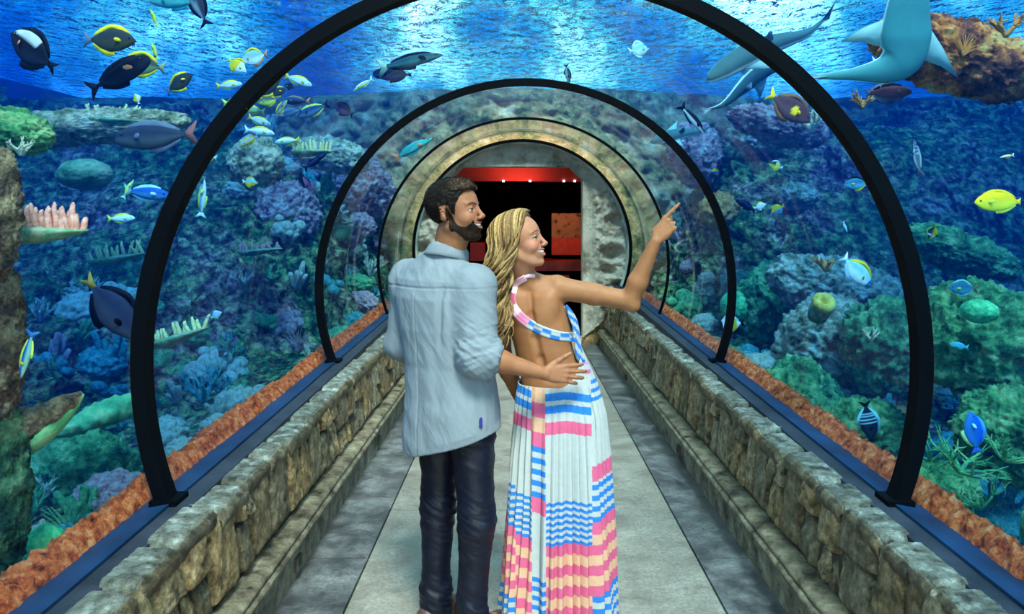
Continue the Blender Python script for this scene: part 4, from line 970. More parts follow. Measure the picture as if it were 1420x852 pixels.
childw(mesh_obj('body', v, f, M['skin_w'], colors=cc))['label'] = 'tanned skin'
head_parts(hw, False, fw); adopt_loose(('eye', 'eyebrow', 'eyelash', 'lashes', 'teeth'), wom, wom_inv)
# ring on the pointing hand
M['silver'] = simple('silver', (.8, .8, .78), .2, metal=1)
rp_, none = fw.hit(np.array([935.0]), np.array([311.0]), 2.8, 3.3, 2.98)
a = np.linspace(0, 2*PI, 25)[:-1]; pts = [rp_[0]+np.array([.0085*math.cos(t)*.4, .004+.0095*math.sin(t), .010*math.cos(t)]) for t in a]
mb = MB(); tv, tf = tube(pts+[pts[0]], .0013, 6); mb.add(tv, tf); childw(mb.build('finger_ring', M['silver']))

# hair: a soft under-volume and many wavy locks over it
hf = Field((-.24, 2.86, 1.10), (.16, 3.24, 1.72), .0042)
hf.ell(hw.w((-.022, 0, .042)), np.array([.102, .079, .084])*.93, hw.R, .01)
hf.ell(hw.w((.012, 0, .060)), np.array([.085, .074, .068])*.93, hw.R, .01)
hf.cap(hw.w((-.065, -.010, .01)), (-.080, 3.055, 1.44), .058, .042, .03); hf.cap((-.080, 3.055, 1.44), (-.094, 3.045, 1.34), .042, .034, .02); hf.cap((-.094, 3.045, 1.34), (-.085, 3.035, 1.21), .034, .014, .02)
hf.op(lambda p: (lambda q: np.where((q[..., 2] > -.14), np.minimum(q[..., 0]-np.interp(q[..., 2], [-.14, -.05, .02, .06, .095, .12], [.0, .012, .034, .044, .056, .068]), .1), -.1))(hw.inv(p)), (-.3, 2.8, 1.40), (.2, 3.3, 1.8), .01, 'int')
v, f = hf.mesh(); cc = np.tile((.16, .095, .045), (len(v), 1))*(1+.3*fbm(v*np.array([60, 60, 9]), 1, 2))[:, None]
childw(mesh_obj('hair_under', v, f, M['hair'], colors=cc))
rnd = random.Random(5); mb = MB()
part = lambda t: np.array([.062-.140*t, .010, .118-.02*abs(t-.3)-.05*t*t])         # parting line, front to crown
for k in range(270):
    t = rnd.random(); side = -1 if rnd.random() < .8 else 1                        # -1: the side turned to the viewer
    st = part(t**.9); st[1] *= 1
    ph = rnd.uniform(0, 6.3); fr = rnd.uniform(.8, 1.15); lift = rnd.uniform(.0, .010)
    # scalp stage: slide over the head ellipsoid
    c1 = st+np.array([-.015, side*.040, -.010]); c2 = np.array([np.interp(t, [0, 1], [.034, -.118]), side*.082, np.interp(t, [0, 1], [.035, .03])]); c3 = np.array([np.interp(t, [0, 1], [-.004, -.108]), side*np.interp(t, [0, 1], [.086, .05]), -.045])
    w1 = [hw.w(a_*(1+lift*1.5)) for a_ in (st, c1, c2, c3)]
    u = rnd.uniform(-1, 1); vv_ = rnd.uniform(0, 1)
    if side < 0:
        fx = 1-t; low = rnd.uniform(1.13, 1.30)
        tgt = [(-.120+.068*fx+.012*u, 3.03-.055*vv_*fx-.01*vv_, 1.42), (-.130+.066*fx+.014*u, 3.03-.05*vv_, 1.33), (-.105+.050*fx+.018*u, 3.025-.045*vv_, 1.235), (-.078+.022*u, 3.025-.03*vv_, low)]
    else:
        tgt = [(-.120+.015*u, 3.08-.02*vv_, 1.42), (-.130+.02*u, 3.06-.03*vv_, 1.33), (-.11+.02*u, 3.05, 1.25), (-.09+.02*u, 3.04, rnd.uniform(1.16, 1.26))]
    n = 46; pts = spline(np.array(w1+[np.array(a_) for a_ in tgt]), n); s_ = np.linspace(0, 1, n)
    for _ in range(3):
        dd_ = hf.sample(pts); ok_ = (dd_ < .003+lift*.6) & (np.arange(n) < 26); pts[ok_] += (hf.grad(pts[ok_])*(.003+lift*.6-dd_[ok_])[:, None])
    for _ in range(4): pts[1:-1] = pts[1:-1]*.5+.25*(pts[:-2]+pts[2:])
    amp = .021*np.clip((s_-.28)/.3, 0, 1)*(1+.4*math.sin(k))
    pts[:, 0] += amp*np.sin(s_*20*fr+ph*.20+t*2); pts[:, 1] += amp*.8*np.cos(s_*20*fr+ph*.20+t*2)
    r = np.interp(s_, [0, .1, .6, .9, 1], [.0035, .0062, .0075, .005, .0008])*rnd.uniform(.7, 1.25)
    tv, tf = tube(pts, r, 7, .55)
    tone = rnd.random(); base = np.array((.46, .28, .11)) if tone > .66 else (np.array((.26, .145, .06)) if tone > .33 else np.array((.09, .045, .02)))
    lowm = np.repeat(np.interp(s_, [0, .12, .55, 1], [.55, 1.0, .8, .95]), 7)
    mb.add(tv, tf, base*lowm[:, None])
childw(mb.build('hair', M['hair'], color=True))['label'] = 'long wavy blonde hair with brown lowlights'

# dress: pleated skirt
BLUE = (.02, .15, .48); PINK = (.55, .09, .19); PEACH = (.58, .32, .21); WHITE = (.38, .385, .39)
def prow(z): 
    Z = [0.0, .105, .25, .43, .59, .71, .86, .92, .985, 1.03, 1.08, 1.13]
    xl = [694, 697, 701, 705, 708, 710, 714, 716, 719, 722, 716, 712]; xr = [853, 851, 848.5, 846, 844, 842, 839, 834, 828, 821, 813, 805]
    a, b = np.interp(z, Z, xl), np.interp(z, Z, xr); return ((a+b)/2-CX)/343, (b-a)/2/343
nu, nv = 900, 420
U = np.linspace(0, 2*PI, nu, endpoint=False); V = np.linspace(0, 1, nv); Ug, Vg = np.meshgrid(U, V, indexing='ij')
topz = lambda u: .985+.145*np.clip(np.cos(u), 0, 1)**1.6+.02*np.clip(np.sin(u), 0, 1)      # u=0 at her right side, -pi/2 towards the viewer
Zt = topz(Ug); Zg = .012+(Zt-.012)*(1-Vg)
c, hwid = prow(Zg); depth = np.interp(Zg, [0, .5, .85, .95, 1.02, 1.1], [.20, .165, .130, .112, .100, .096])
ple = 34; ph = Ug*ple+1.6*np.sin(Ug*5+1)+.8*np.sin(Ug*11+.5)+.35*fbm(np.stack([Ug*2, Zg*2.2, Zg*0], -1), 1, 2)
tri = 1-2*np.abs(((ph/(2*PI)) % 1)*2-1)                                                   # sharp pleats
ampl = np.interp(Zg, [0, .3, .7, .93, 1.0], [.0190, .0165, .0115, .0045, .0015])
r_ = 1+(ampl*(tri*.75+.25*np.sin(ph))+.012*np.sin(Ug*7+Zg*3)*np.clip((.9-Zg)/.5, 0, 1))/np.maximum(hwid, .05)
X_ = c+hwid*np.cos(Ug)*r_; Y_ = WY+depth*np.sin(Ug)*r_
p = np.stack([X_, Y_, Zg], -1)
# woven stripes: bands change from gore to gore of the skirt, seen as photo rows of the flat cloth
row = CY+(H-Zg)*343+ .0; s_x = (CX+X_*343-700)/150.0                                       # 0 left .. 1 right
row = row-8*(s_x-.4)+2.2*np.sin(s_x*14)
front = np.sin(Ug) < 0
def bands(rw, tab, default):
    out = np.tile(np.array(default), rw.shape+(1,))
    for a, b, cl in tab: out[(rw >= a) & (rw < b)] = cl
    return out
def alt(a, b, n, c1, c2):
    h = (b-a)/n; return [(a+k*h, a+(k+1)*h, c1 if k % 2 == 0 else c2) for k in range(n)]
main = [(496, 499, (.45, .25, .45)), (505, 510, PINK), (514, 520, WHITE), (536, 546, BLUE), (552, 562, BLUE), (573, 589, PINK)]+alt(676, 730, 13, BLUE, WHITE)+[(730, 744, PINK)]+alt(744, 836, 7, PEACH, PINK)+alt(836, 880, 5, BLUE, WHITE)
left = [(536, 546, BLUE), (552, 562, BLUE), (573, 589, PINK)]+alt(668, 722, 11, BLUE, WHITE)+[(722, 736, PINK)]+alt(736, 812, 7, PEACH, PINK)+alt(812, 870, 9, BLUE, WHITE)
right = [(470, 490, WHITE), (490, 493, (.30, .25, .55)), (497, 501, (.50, .30, .50)), (505, 508, (.30, .30, .60)), (518, 523, BLUE), (529, 534, BLUE), (540, 545, BLUE), (628, 648, PINK)]+alt(652, 700, 7, BLUE, WHITE)+[(700, 716, PINK)]+alt(716, 796, 6, PEACH, PINK)+alt(796, 870, 9, BLUE, WHITE)
cen = [(500, 516, PINK)]+alt(530, 606, 4, PEACH, PINK)+alt(606, 672, 9, BLUE, WHITE)+[(672, 692, PINK)]+alt(776, 830, 9, BLUE, WHITE)+[(830, 880, PINK)]
cc = bands(row, main, WHITE)
for tab, m_ in ((left, s_x < .10), (right, s_x > .78), (cen, (s_x > .245) & (s_x < .365) & front)): cc = np.where(m_[..., None], bands(row, tab, WHITE), cc)
cc = np.where(((s_x > .60) & (s_x < .78) & (row > 565) & (row < 592))[..., None], np.array(WHITE), cc) if False else cc
M['dress'] = simple('dress_chiffon', (1, 1, 1), .8, attr=True, spec=.2, var=.05, vscale=60)
ff = grid_faces(nu, nv, closed_u=True)
o = childw(mesh_obj('skirt', p.reshape(-1, 3), ff, M['dress'], colors=cc.reshape(-1, 3))); o['label'] = 'pleated maxi skirt striped white, blue, pink and peach'
bm_n = o.modifiers.new('cloth', 'SOLIDIFY'); bm_n.thickness = .0015
# bodice straps laid on the skin along photo paths
def drape(name, path, width, colfn, n=90, m=9, lift=.0045, label=None, fd=fw, miss=3.05):
    pth = spline(np.array(path, float), n); t = np.gradient(pth, axis=0); t /= np.linalg.norm(t, axis=1)[:, None]; pr = np.stack([-t[:, 1], t[:, 0]], 1)
    w_ = np.interp(np.linspace(0, 1, n), np.linspace(0, 1, len(width)), width)
    a_ = np.linspace(-.5, .5, m); px = pth[:, None, :]+pr[:, None, :]*(a_[None, :, None]*w_[:, None, None])
    ptt, none = fd.hit(px[..., 0], px[..., 1], 2.7, 3.4, miss); g = fd.grad(ptt); g[none] = (0, -1, 0)
    for _ in range(3):                                                   # calm the depth along the strap
        ptt[1:-1, :, 1] = ptt[1:-1, :, 1]*.5+.25*(ptt[:-2, :, 1]+ptt[2:, :, 1])
    lf = lift*np.clip((.5-np.abs(a_))*8, .1, 1)*(1+.3*np.cos(a_*18)); q_ = ptt+g*lf[None, :, None]
    inner = ptt-g*.004
    s_ = np.linspace(0, 1, n); cl = np.array([[colfn(u_, v_) for v_ in a_] for u_ in s_])
    vs_ = np.concatenate([q_.reshape(-1, 3), inner.reshape(-1, 3)]); f1 = grid_faces(n, m); f2 = f1[:, ::-1]+n*m
    side = []
    for i in range(n-1):
        for j in (0, m-1): side.append([i*m+j, (i+1)*m+j, (i+1)*m+j+n*m, i*m+j+n*m])
    for j in range(m-1):
        for i in (0, n-1): side.append([i*m+j, i*m+j+1, i*m+j+1+n*m, i*m+j+n*m])
    fc = np.concatenate([f1, f2, np.array(side)])
    o = childw(mesh_obj(name, vs_, fc, M['dress'], colors=np.concatenate([cl.reshape(-1, 3)]*2)))
    bm = bmesh.new(); bm.from_mesh(o.data); bmesh.ops.recalc_face_normals(bm, faces=bm.faces); bm.to_mesh(o.data); bm.free()
    if label: o['label'] = label
    return o
LP = (.80, .50, .60)
def c_strap(u, v):
    if u < .18: return (.78, .42, .52)
    if u < .28: return (.80, .62, .64)
    if u < .42: return PINK if abs(v) < .5 else WHITE
    if u < .52: return LP
    if u < .62: return (.74, .22, .36)
    k = int((u-.62)/.065); return (BLUE if (k+(v > .0)) % 2 == 0 else WHITE) if v > -.32 else WHITE
drape('strap', [(729, 385), (716, 393), (711, 404), (709, 418), (716, 433), (732, 448), (752, 459), (775, 466), (798, 468)], [9, 10, 12, 13, 14, 14, 14, 13], c_strap, label='pink, white and blue strap crossing the back')
drape('side_panel', [(784, 424), (790, 434), (796, 446), (799, 458), (801, 472), (802, 486), (806, 502)], [5, 9, 10, 9, 9, 10, 12], lambda u, v: BLUE if int(u*9+v*2) % 2 == 0 else WHITE, n=50, label='blue and white side of the bodice', miss=3.07)
drape('neck_strap', [(741, 383), (733, 383), (726, 386)], [6, 6, 5], lambda u, v: (.8, .5, .58), n=24, m=5, label='pink halter strap at the neck')
# ------------------------------------------------------------------ reef rocks and corals
def yexit(px, py, r=TR+.10):
    dx, dz = (px-CX)/F, -(py-CY)/F; a = dx*dx+dz*dz; ox, oz = -TX, H-TZ
    b = 2*(dx*ox+dz*oz); c = ox*ox+oz*oz-r*r; return (-b+math.sqrt(b*b-4*a*c))/(2*a)
def reef_at(px, py, rad=9):
    s = -1 if px < CX else 1; p = RP[s].reshape(-1, 3); ok = p[:, 1] > .4; p = p[ok]
    u = CX+p[:, 0]*F/p[:, 1]; v = CY-(p[:, 2]-H)*F/p[:, 1]; m = (np.abs(u-px) < rad) & (np.abs(v-py) < rad)
    if not m.any(): return None
    q = p[m]; return q[np.argmin(q[:, 1])]
def rockmat(name, stops, sc=4, b=.05, bs=16, vo=0):
    sc *= 1.6; stops = [stops[0]]+[(p_+.01, tuple(min(1.0, q*1.15) for q in c_)) for p_, c_ in stops[1:]]; return blotch(name, stops, sc, .85, b, bs, 9, vo)
M['rock_cream'] = rockmat('coral_rock_cream', [(.34, (.05, .06, .03)), (.44, (.35, .32, .16)), (.55, (.85, .66, .42)), (.68, (1, .85, .68))], 6, .05, 18, 14)
M['rock_pink'] = rockmat('coral_rock_pink', [(.34, (.06, .04, .05)), (.45, (.50, .22, .22)), (.56, (.90, .50, .40)), (.7, (1, .85, .75))], 6, .05, 18, 14)
M['rock_green'] = rockmat('coral_rock_green', [(.34, (.01, .03, .02)), (.46, (.06, .26, .08)), (.56, (.25, .50, .16)), (.7, (.75, .75, .35))], 6, .05, 18, 12)
M['rock_orange'] = rockmat('coral_rock_orange', [(.38, (.04, .015, .015)), (.46, (.30, .08, .04)), (.53, (.95, .26, .05)), (.62, (1, .62, .22))], 4, .05, 14, 9)
M['rock_dark'] = rockmat('coral_rock_mossy', [(.34, (.006, .012, .01)), (.47, (.03, .09, .03)), (.58, (.16, .24, .09)), (.70, (.6, .5, .3))], 7, .06, 22, 16)
M['rock_brown'] = rockmat('coral_rock_brown', [(.34, (.02, .012, .01)), (.46, (.18, .09, .045)), (.56, (.50, .30, .14)), (.68, (.85, .55, .35))], 9, .06, 24, 20)
def rock_mesh(name, c, r, mat, seed, sub=6, amp=.33, rot=0, lump=.10):
    v, f = ico(sub); n = v.copy(); r = np.array(r, float); mr_ = np.sort(r)[:2].mean(); v = n*r/mr_; d = amp*fbm(v, 1.3, 4, seed)+amp*.55*fbm(v, 3.2, 3, seed+2, ridge=True)+lump*(.5-worley(v*5, seed))+lump*.5*(.5-worley(v*11, seed+1))+.06*fbm(v, 14, 2, seed)
    v = n*r+n*d[:, None]*mr_; R = np.array(Matrix.Rotation(rot, 3, 'Y')); v = v@R.T
    o = mesh_obj(name, v, np.array(f), mat); o.location = c; return o
rocks = [
 # px, py, rx px, ry px, k, mat, rot, label
 (-4, 300, 26, 95, 1.08, 'rock_brown', .05, 'upper brown encrusted rock of the pillar at the left edge'),
 (2, 470, 26, 110, 1.09, 'rock_brown', 0, 'middle brown encrusted rock of the pillar at the left edge, between two coral shelves'),
 (6, 680, 28, 130, 1.10, 'rock_dark', 0, 'lowest green encrusted rock of the pillar at the left edge'),
 (100, 178, 165, 22, 1.9, 'rock_cream', -.06, 'long cream rock ledge below the water surface at upper left'),
 (10, 180, 60, 28, 1.35, 'rock_green', .2, 'dark green rock jutting in at the upper left edge'),
 (355, 225, 32, 32, 1.6, 'rock_cream', .5, 'cream coral head left of the second hoop, topmost of the bright rocks'),
 (460, 215, 50, 22, 1.6, 'rock_cream', .2, 'pale rock shelf beside the second hoop at upper left'),
 (395, 295, 44, 36, 1.7, 'rock_pink', 0, 'pinkish coral-covered rock in the middle of the left reef'),
 (440, 330, 60, 34, 1.6, 'rock_cream', .2, 'cream coral-covered rock just inside the left of the second hoop'),
 (370, 385, 48, 50, 1.8, 'rock_pink', 0, 'lower pinkish rock in the middle of the left reef'),
 (500, 260, 38, 40, 1.5, 'rock_pink', .5, 'pinkish rock hanging beside the couple\'s left, between the second and third hoop'),
 (505, 400, 30, 40, 1.35, 'rock_green', 0, 'greenish rock at the foot of the third hoop, left side'),
 (200, 520, 85, 34, 2.0, 'rock_green', .15, 'dark bluish-green boulder behind the green shelf on the left'),
 (300, 560, 60, 50, 1.7, 'rock_green', 0, 'green boulder low on the left reef beyond the nearest hoop'),
 (110, 660, 70, 50, 1.6, 'rock_green', .1, 'mossy green boulder low at left beside the coral pillar'),
 (1330, 82, 125, 44, 1.42, 'rock_orange', .28, 'orange sunlit rock overhang at the upper right corner'),
 (1230, 130, 24, 12, 1.9, 'rock_pink', 0, 'small pinkish rock under the tail of the large shark'),
 (1080, 175, 70, 22, 1.9, 'rock_pink', .25, 'pinkish ledge behind the brown angelfish'),
 (965, 215, 32, 45, 1.6, 'rock_pink', -.4, 'pink and cream rock above the pointing hand'),
 (960, 330, 34, 42, 1.5, 'rock_cream', -.3, 'cream rock behind the second hoop beside the pointing hand'),
 (1050, 190, 40, 22, 2.1, 'rock_cream', .1, 'far cream rock between the second and nearest hoop at upper right'),
 (1105, 275, 26, 18, 2.0, 'rock_cream', .3, 'pale lump of coral in the blue water right of the second hoop'),
 (1160, 400, 95, 38, 1.75, 'rock_cream', .2, 'cream rock ridge across the middle of the right reef'),
 (1070, 430, 45, 62, 1.55, 'rock_green', 0, 'green coral boulder right of the second hoop'),
 (1150, 480, 60, 62, 1.50, 'rock_cream', 0, 'big cream-green coral boulder under the yellow-topped sponge'),
 (1225, 480, 50, 60, 1.6, 'rock_green', 0, 'green coral boulder left of the nearest hoop, right side'),
 (1110, 560, 60, 48, 1.3, 'rock_green', .2, 'low green boulder above the orange rubble, right side'),
 (1200, 610, 62, 50, 1.25, 'rock_green', .1, 'low green boulder beside the foot of the nearest hoop, right side'),
 (1360, 470, 70, 75, 1.45, 'rock_green', .1, 'dark green coral boulder at the right edge'),
 (1330, 350, 85, 26, 2.0, 'rock_green', .35, 'bluish rock slope beyond the big yellow fish'),
 (1400, 600, 60, 60, 1.35, 'rock_green', 0, 'mossy boulder low at the right edge beside the green branches'),
 (1300, 680, 50, 34, 1.2, 'rock_green', 0, 'mossy boulder beside the foot of the nearest hoop, outer right side'),
]
for k, (px, py, rx, ry, kk, mt, rot, lb) in enumerate(rocks):
    Y = yexit(px, py)*kk; rr = np.array([rx, min(rx, ry)*1.1, ry])*Y/F
    c = P(px, py, Y+rr[1]*.6); o = rock_mesh('reef_rock', c, rr, M[mt], k*1.7+1, 6 if rx*ry > 1500 else 5, rot=rot, amp=.42, lump=.16)
    tag(o, lb, 'rock', 'coral rocks of the reef')

def mat_c(n, c, **kw): return simple(n, c, .7, bump=.006, bscale=90, var=.35, vscale=20, **kw)
M['finger'] = blotch('finger_coral', [(.38, (.55, .12, .08)), (.5, (.85, .36, .26)), (.66, (.95, .66, .58))], 14, .7, .006, 60)
M['finger_y'] = blotch('finger_coral_yellow', [(.35, (.55, .35, .08)), (.5, (.95, .80, .35)), (.68, (1, .95, .75))], 14, .7, .006, 60)
M['plate'] = blotch('coral_plate', [(.35, (.03, .12, .06)), (.5, (.14, .32, .16)), (.66, (.50, .45, .30))], 8, .8, .01, 40)
M['plate_g'] = blotch('green_shelf', [(.35, (.05, .22, .08)), (.5, (.16, .45, .16)), (.66, (.55, .62, .25))], 7, .7, .008, 40)
def table_coral(px, py, wpx, k, ang, nf, hpx, fm, label, seed):
    Y = yexit(px, py)*k; sc = Y/F; W_ = wpx*sc/2; rnd = random.Random(seed); c = P(px, py, Y)
    e = empty('table_coral', c, label, 'coral', 'finger-topped table corals', (0, -math.radians(ang), 0))
    v, f = ico(4); v = v*np.array([W_, W_*.5, hpx*sc*.38]); v[:, 2] = np.where(v[:, 2] > 0, v[:, 2]*.35, v[:, 2]*(1.1-.6*v[:, 0]/W_)); v += (fbm(v/W_, 3, 3, seed)*W_*.07)[:, None]*np.array([1, 1, .6])
    mesh_obj('plate', v, np.array(f), M['plate'], e)
    base = None
    for q in range(nf):
        x = (-.92+1.84*(q+.5)/nf)*W_; y = rnd.uniform(-.5, .45)*W_*.5*math.sqrt(max(.05, 1-(x/W_)**2)); h_ = hpx*sc*rnd.uniform(.55, 1.0)
        if base is None or q % 4 == 0:
            lean = rnd.uniform(-.15, .25); pts = [(0, 0, -.1*h_), (lean*.3*h_, 0, .35*h_), (lean*.6*h_, .05*h_, .7*h_), (lean*h_, 0, h_)]
            tv, tf = tube(spline(pts, 9), np.interp(np.linspace(0, 1, 9), [0, .5, .9, 1], [.17, .15, .10, .03])*hpx*sc*.75, 8); tv += (fbm(tv/h_, 5, 2, q)*h_*.05)[:, None]
            o = mesh_obj('finger', tv, tf, fm, e); base = o
        else: o = base.copy(); col.objects.link(o); o.parent = e
        o.location = (x, y, .02*W_); o.rotation_euler = (rnd.uniform(-.2, .2), .35*x/W_+rnd.uniform(-.15, .15), rnd.uniform(0, 3)); o.scale = (1, 1, rnd.uniform(.75, 1.15))
    return e
table_coral(60, 320, 122, 1.06, 0, 26, 40, M['finger'], 'pink-fingered table coral on the pillar at the left edge', 1)
table_coral(166, 168, 104, 1.75, -4, 15, 22, M['finger_y'], 'pale fingered table coral on the cream ledge below the surface, upper left', 2)
table_coral(163, 357, 80, 1.7, 8, 12, 20, M['finger_y'], 'pale yellow fingered coral left of the nearest hoop, above the dark diving fish', 3)
table_coral(247, 466, 86, 1.28, 16, 13, 24, M['finger_y'], 'yellow-fingered green table coral just inside the nearest hoop, left', 4)
table_coral(360, 347, 64, 1.6, 4, 12, 16, M['finger'], 'small pink-fingered coral in the middle of the left reef', 5)
table_coral(432, 210, 60, 1.4, 0, 12, 18, M['finger_y'], 'cream fingered coral at the top of the left reef behind the dark slim fish', 6)
table_coral(462, 312, 58, 1.45, 8, 10, 14, M['finger_y'], 'cream fingered coral crossing behind the left of the second hoop', 7)
# shelves reaching out of the left pillar
def shelf(name, pts, r, flat, mat, mat2, label, seed):
    p = spline(np.array([P(*q) for q in pts]), 60); s_ = np.linspace(0, 1, 60); rr = np.interp(s_, np.linspace(0, 1, len(r)), r)
    tv, tf = tube(p, rr, 26, flat); d = fbm(tv, 14, 3, seed)*.030+.028*(.4-worley(tv*26, seed)); c0 = np.repeat(p, 26, 0); n_ = tv-c0; n_ /= np.linalg.norm(n_, axis=1)[:, None]+1e-9; tv = tv+n_*d[:, None]*(rr.repeat(26)/max(rr))[:, None]
    o = mesh_obj(name, tv, tf, mat); tag(o, label, 'coral'); 
    if mat2:
        tv2, tf2 = tube(p-np.array([0, 0, 1])*rr[:, None]*.75, rr*.8, 20, flat); tv2 += (fbm(tv2, 12, 3, 4)*.012)[:, None]; mesh_obj('underside', tv2, tf2, mat2, o)
    return o
Ys = yexit(60, 570)*1.06
shelf('shelf_coral', [(-15, 600, Ys), (20, 598, Ys), (60, 580, Ys*1.01), (92, 560, Ys*1.02), (114, 545, Ys*1.03)], [.085, .07, .058, .036, .008], 1.6, M['rock_brown'], M['plate_g'], 'rough brown shelf coral with green underside pointing up from the left pillar', 3)
Ys2 = yexit(120, 580)*1.45
shelf('shelf_coral', [(50, 604, Ys2), (90, 596, Ys2), (130, 580, Ys2*1.02), (165, 566, Ys2*1.04), (200, 560, Ys2*1.06)], [.012, .04, .062, .07, .06], 1.5, M['plate_g'], None, 'smooth bright green shelf coral left of the nearest hoop', 5)
def lump_coral(name, px, py, rpx, k, mat, label, seed, wo=7, flat=1.0, cat='coral', group=None):
    Y = yexit(px, py)*k; r = rpx*Y/F; v, f = ico(5); v = v*(1+.07*fbm(v, 2, 2, seed)+.06*(.5-worley(v*wo, seed)))[:, None]*r*np.array([1, 1, flat])
    o = mesh_obj(name, v, np.array(f), mat); o.location = P(px, py, Y+r*.4); tag(o, label, cat, group); return o
M['brain'] = blotch('green_brain', [(.35, (.03, .30, .10)), (.5, (.10, .62, .22)), (.66, (.35, .85, .30))], 20, .7, .01, 60, 8, 30)
M['sponge'] = blotch('yellow_sponge', [(.35, (.5, .30, .04)), (.5, (.9, .62, .10)), (.66, (.8, .75, .35))], 8, .8, .01, 40)
lump_coral('brain_coral', 62, 757, 28, 1.15, M['brain'], 'round bright green brain coral low at left beside the pillar', 2, 9)
lump_coral('brain_coral', 1358, 432, 24, 1.35, M['brain'], 'bright green lumpy coral above the dark boulder at the right edge', 4, 5, .7)
lump_coral('brain_coral', 1030, 395, 20, 1.5, M['plate'], 'pale round coral head right of the second hoop', 6, 9)
lump_coral('brain_coral', 1020, 425, 22, 1.35, M['brain'], 'bright green coral clump against the second hoop, right side', 8, 5)
lump_coral('brain_coral', 118, 242, 36, 2.0, M['plate'], 'hazy round blue-green shape under the big grey fish, far left', 9, 6, .62)  # lump added to stand for a blurred teal disc
Yt = yexit(1140, 425)*1.28; e = empty('tube_sponge', P(1140, 425, Yt), 'stubby sponge with a yellow ring top on the right reef', 'sponge'); r = 15*Yt/F
pr = [(0, -1.6), (.9, -1.5), (1.0, -.6), (.95, .2), (1.05, .55), (.95, .85), (.6, .95), (.35, .7), (.25, .2), (.0, .1)]; A = np.linspace(0, 2*PI, 40, endpoint=False)
v = np.array([[(a_*r*math.cos(t), a_*r*math.sin(t), b_*r) for a_, b_ in pr[:5]] for t in A]); v += (fbm(v/r, 1.5, 3)*r*.12)[..., None]; mesh_obj('stem', v.reshape(-1, 3), grid_faces(40, 5, closed_u=True), M['plate'], e)
v = np.array([[(a_*r*1.03*math.cos(t), a_*r*1.03*math.sin(t), b_*r) for a_, b_ in pr[3:]] for t in A]); v += (fbm(v/r, 2, 3)*r*.12)[..., None]; mesh_obj('ring_top', v.reshape(-1, 3), grid_faces(40, 7, closed_u=True), M['sponge'], e); e.rotation_euler = (.75, 0, .1)

def branch_mesh(seed, n=7, spread=.9, thick=.07, sub=3, up=1.0):
    rnd = random.Random(seed); mb = MB()
    def grow(p, d, ln, r, dep):
        q = p+d*ln; mid = (p+q)/2+np.array([rnd.uniform(-1, 1) for _ in range(3)])*ln*.08
        tv, tf = tube(spline([p, mid, q], 6), np.linspace(r, r*.65 if dep else r*.25, 6), 6); mb.add(tv, tf)
        if dep > 0:
            for _ in range(rnd.choice((2, 2, 3))):
                nd = d+np.array([rnd.uniform(-1, 1) for _ in range(3)])*.75; nd[2] += .25*up; nd /= np.linalg.norm(nd); grow(q, nd, ln*.72, r*.68, dep-1)
    for k in range(n):
        a = 2*PI*k/n+rnd.random(); d = np.array([spread*math.cos(a), spread*math.sin(a), up]); d /= np.linalg.norm(d); grow(np.zeros(3), d, .42*rnd.uniform(.7, 1.1), thick, sub-1)
    return mb
def fan_mesh(seed):
    rnd = random.Random(seed); mb = MB()
    for k in range(26):
        a = -1.2+2.4*k/25; ln = rnd.uniform(.7, 1.0); pts = [(0, 0, 0), (ln*.5*math.sin(a*.7), rnd.uniform(-.05, .05), ln*.5*math.cos(a*.7)), (ln*math.sin(a), rnd.uniform(-.08, .08), ln*math.cos(a))]
        tv, tf = tube(spline(pts, 8), np.linspace(.035, .008, 8), 5); mb.add(tv, tf)
    return mb
def cluster_mesh(seed):
    rnd = random.Random(seed); mb = MB(); v, f = ico(3)
    for k in range(14):
        c = np.array([rnd.uniform(-.6, .6), rnd.uniform(-.6, .6), rnd.uniform(-.1, .3)]); r = rnd.uniform(.18, .36); w_ = v*(1+.12*fbm(v, 4, 2, k))[:, None]*r*np.array([1, 1, .8])+c; mb.add(w_, f)
    return mb
def cauli_mesh(seed):
    mb = MB(); v, f = ico(5); v = v*(1+.28*(.5-worley(v*3.2, seed))+.16*(.5-worley(v*8, seed)))[:, None]*np.array([.7, .7, .55]); mb.add(v, f); return mb
def tubes_mesh(seed):
    rnd = random.Random(seed); mb = MB()
    for k in range(9):
        a = rnd.uniform(0, 6.3); d = rnd.uniform(.1, .5); h_ = rnd.uniform(.4, 1.0); b_ = np.array([.35*d*math.cos(a), .35*d*math.sin(a), 0]); t_ = b_*2.6+np.array([0, 0, h_])
        tv, tf = tube(spline([b_, (b_+t_)/2, t_], 8), np.interp(np.linspace(0, 1, 8), [0, .8, 1], [.07, .10, .06]), 8); mb.add(tv, tf)
    return mb
kinds = {}
def proto(nm, mb, mats): kinds[nm] = [(mb, m_) for m_ in mats]
cm = {}
for nm, st in (('cream', [(.35, (.45, .36, .18)), (.5, (.95, .80, .52)), (.68, (1, .95, .85))]), ('green', [(.35, (.03, .22, .08)), (.5, (.15, .55, .20)), (.68, (.6, .8, .3))]), ('pink', [(.35, (.40, .12, .14)), (.5, (.90, .42, .38)), (.68, (1, .8, .7))]), ('orange', [(.35, (.45, .10, .02)), (.5, (1, .36, .06)), (.68, (1, .7, .3))]), ('teal', [(.35, (.02, .20, .20)), (.5, (.10, .50, .42)), (.68, (.5, .85, .65))])):
    cm[nm] = blotch('coral_'+nm, st, 7, .75, .02, 50)
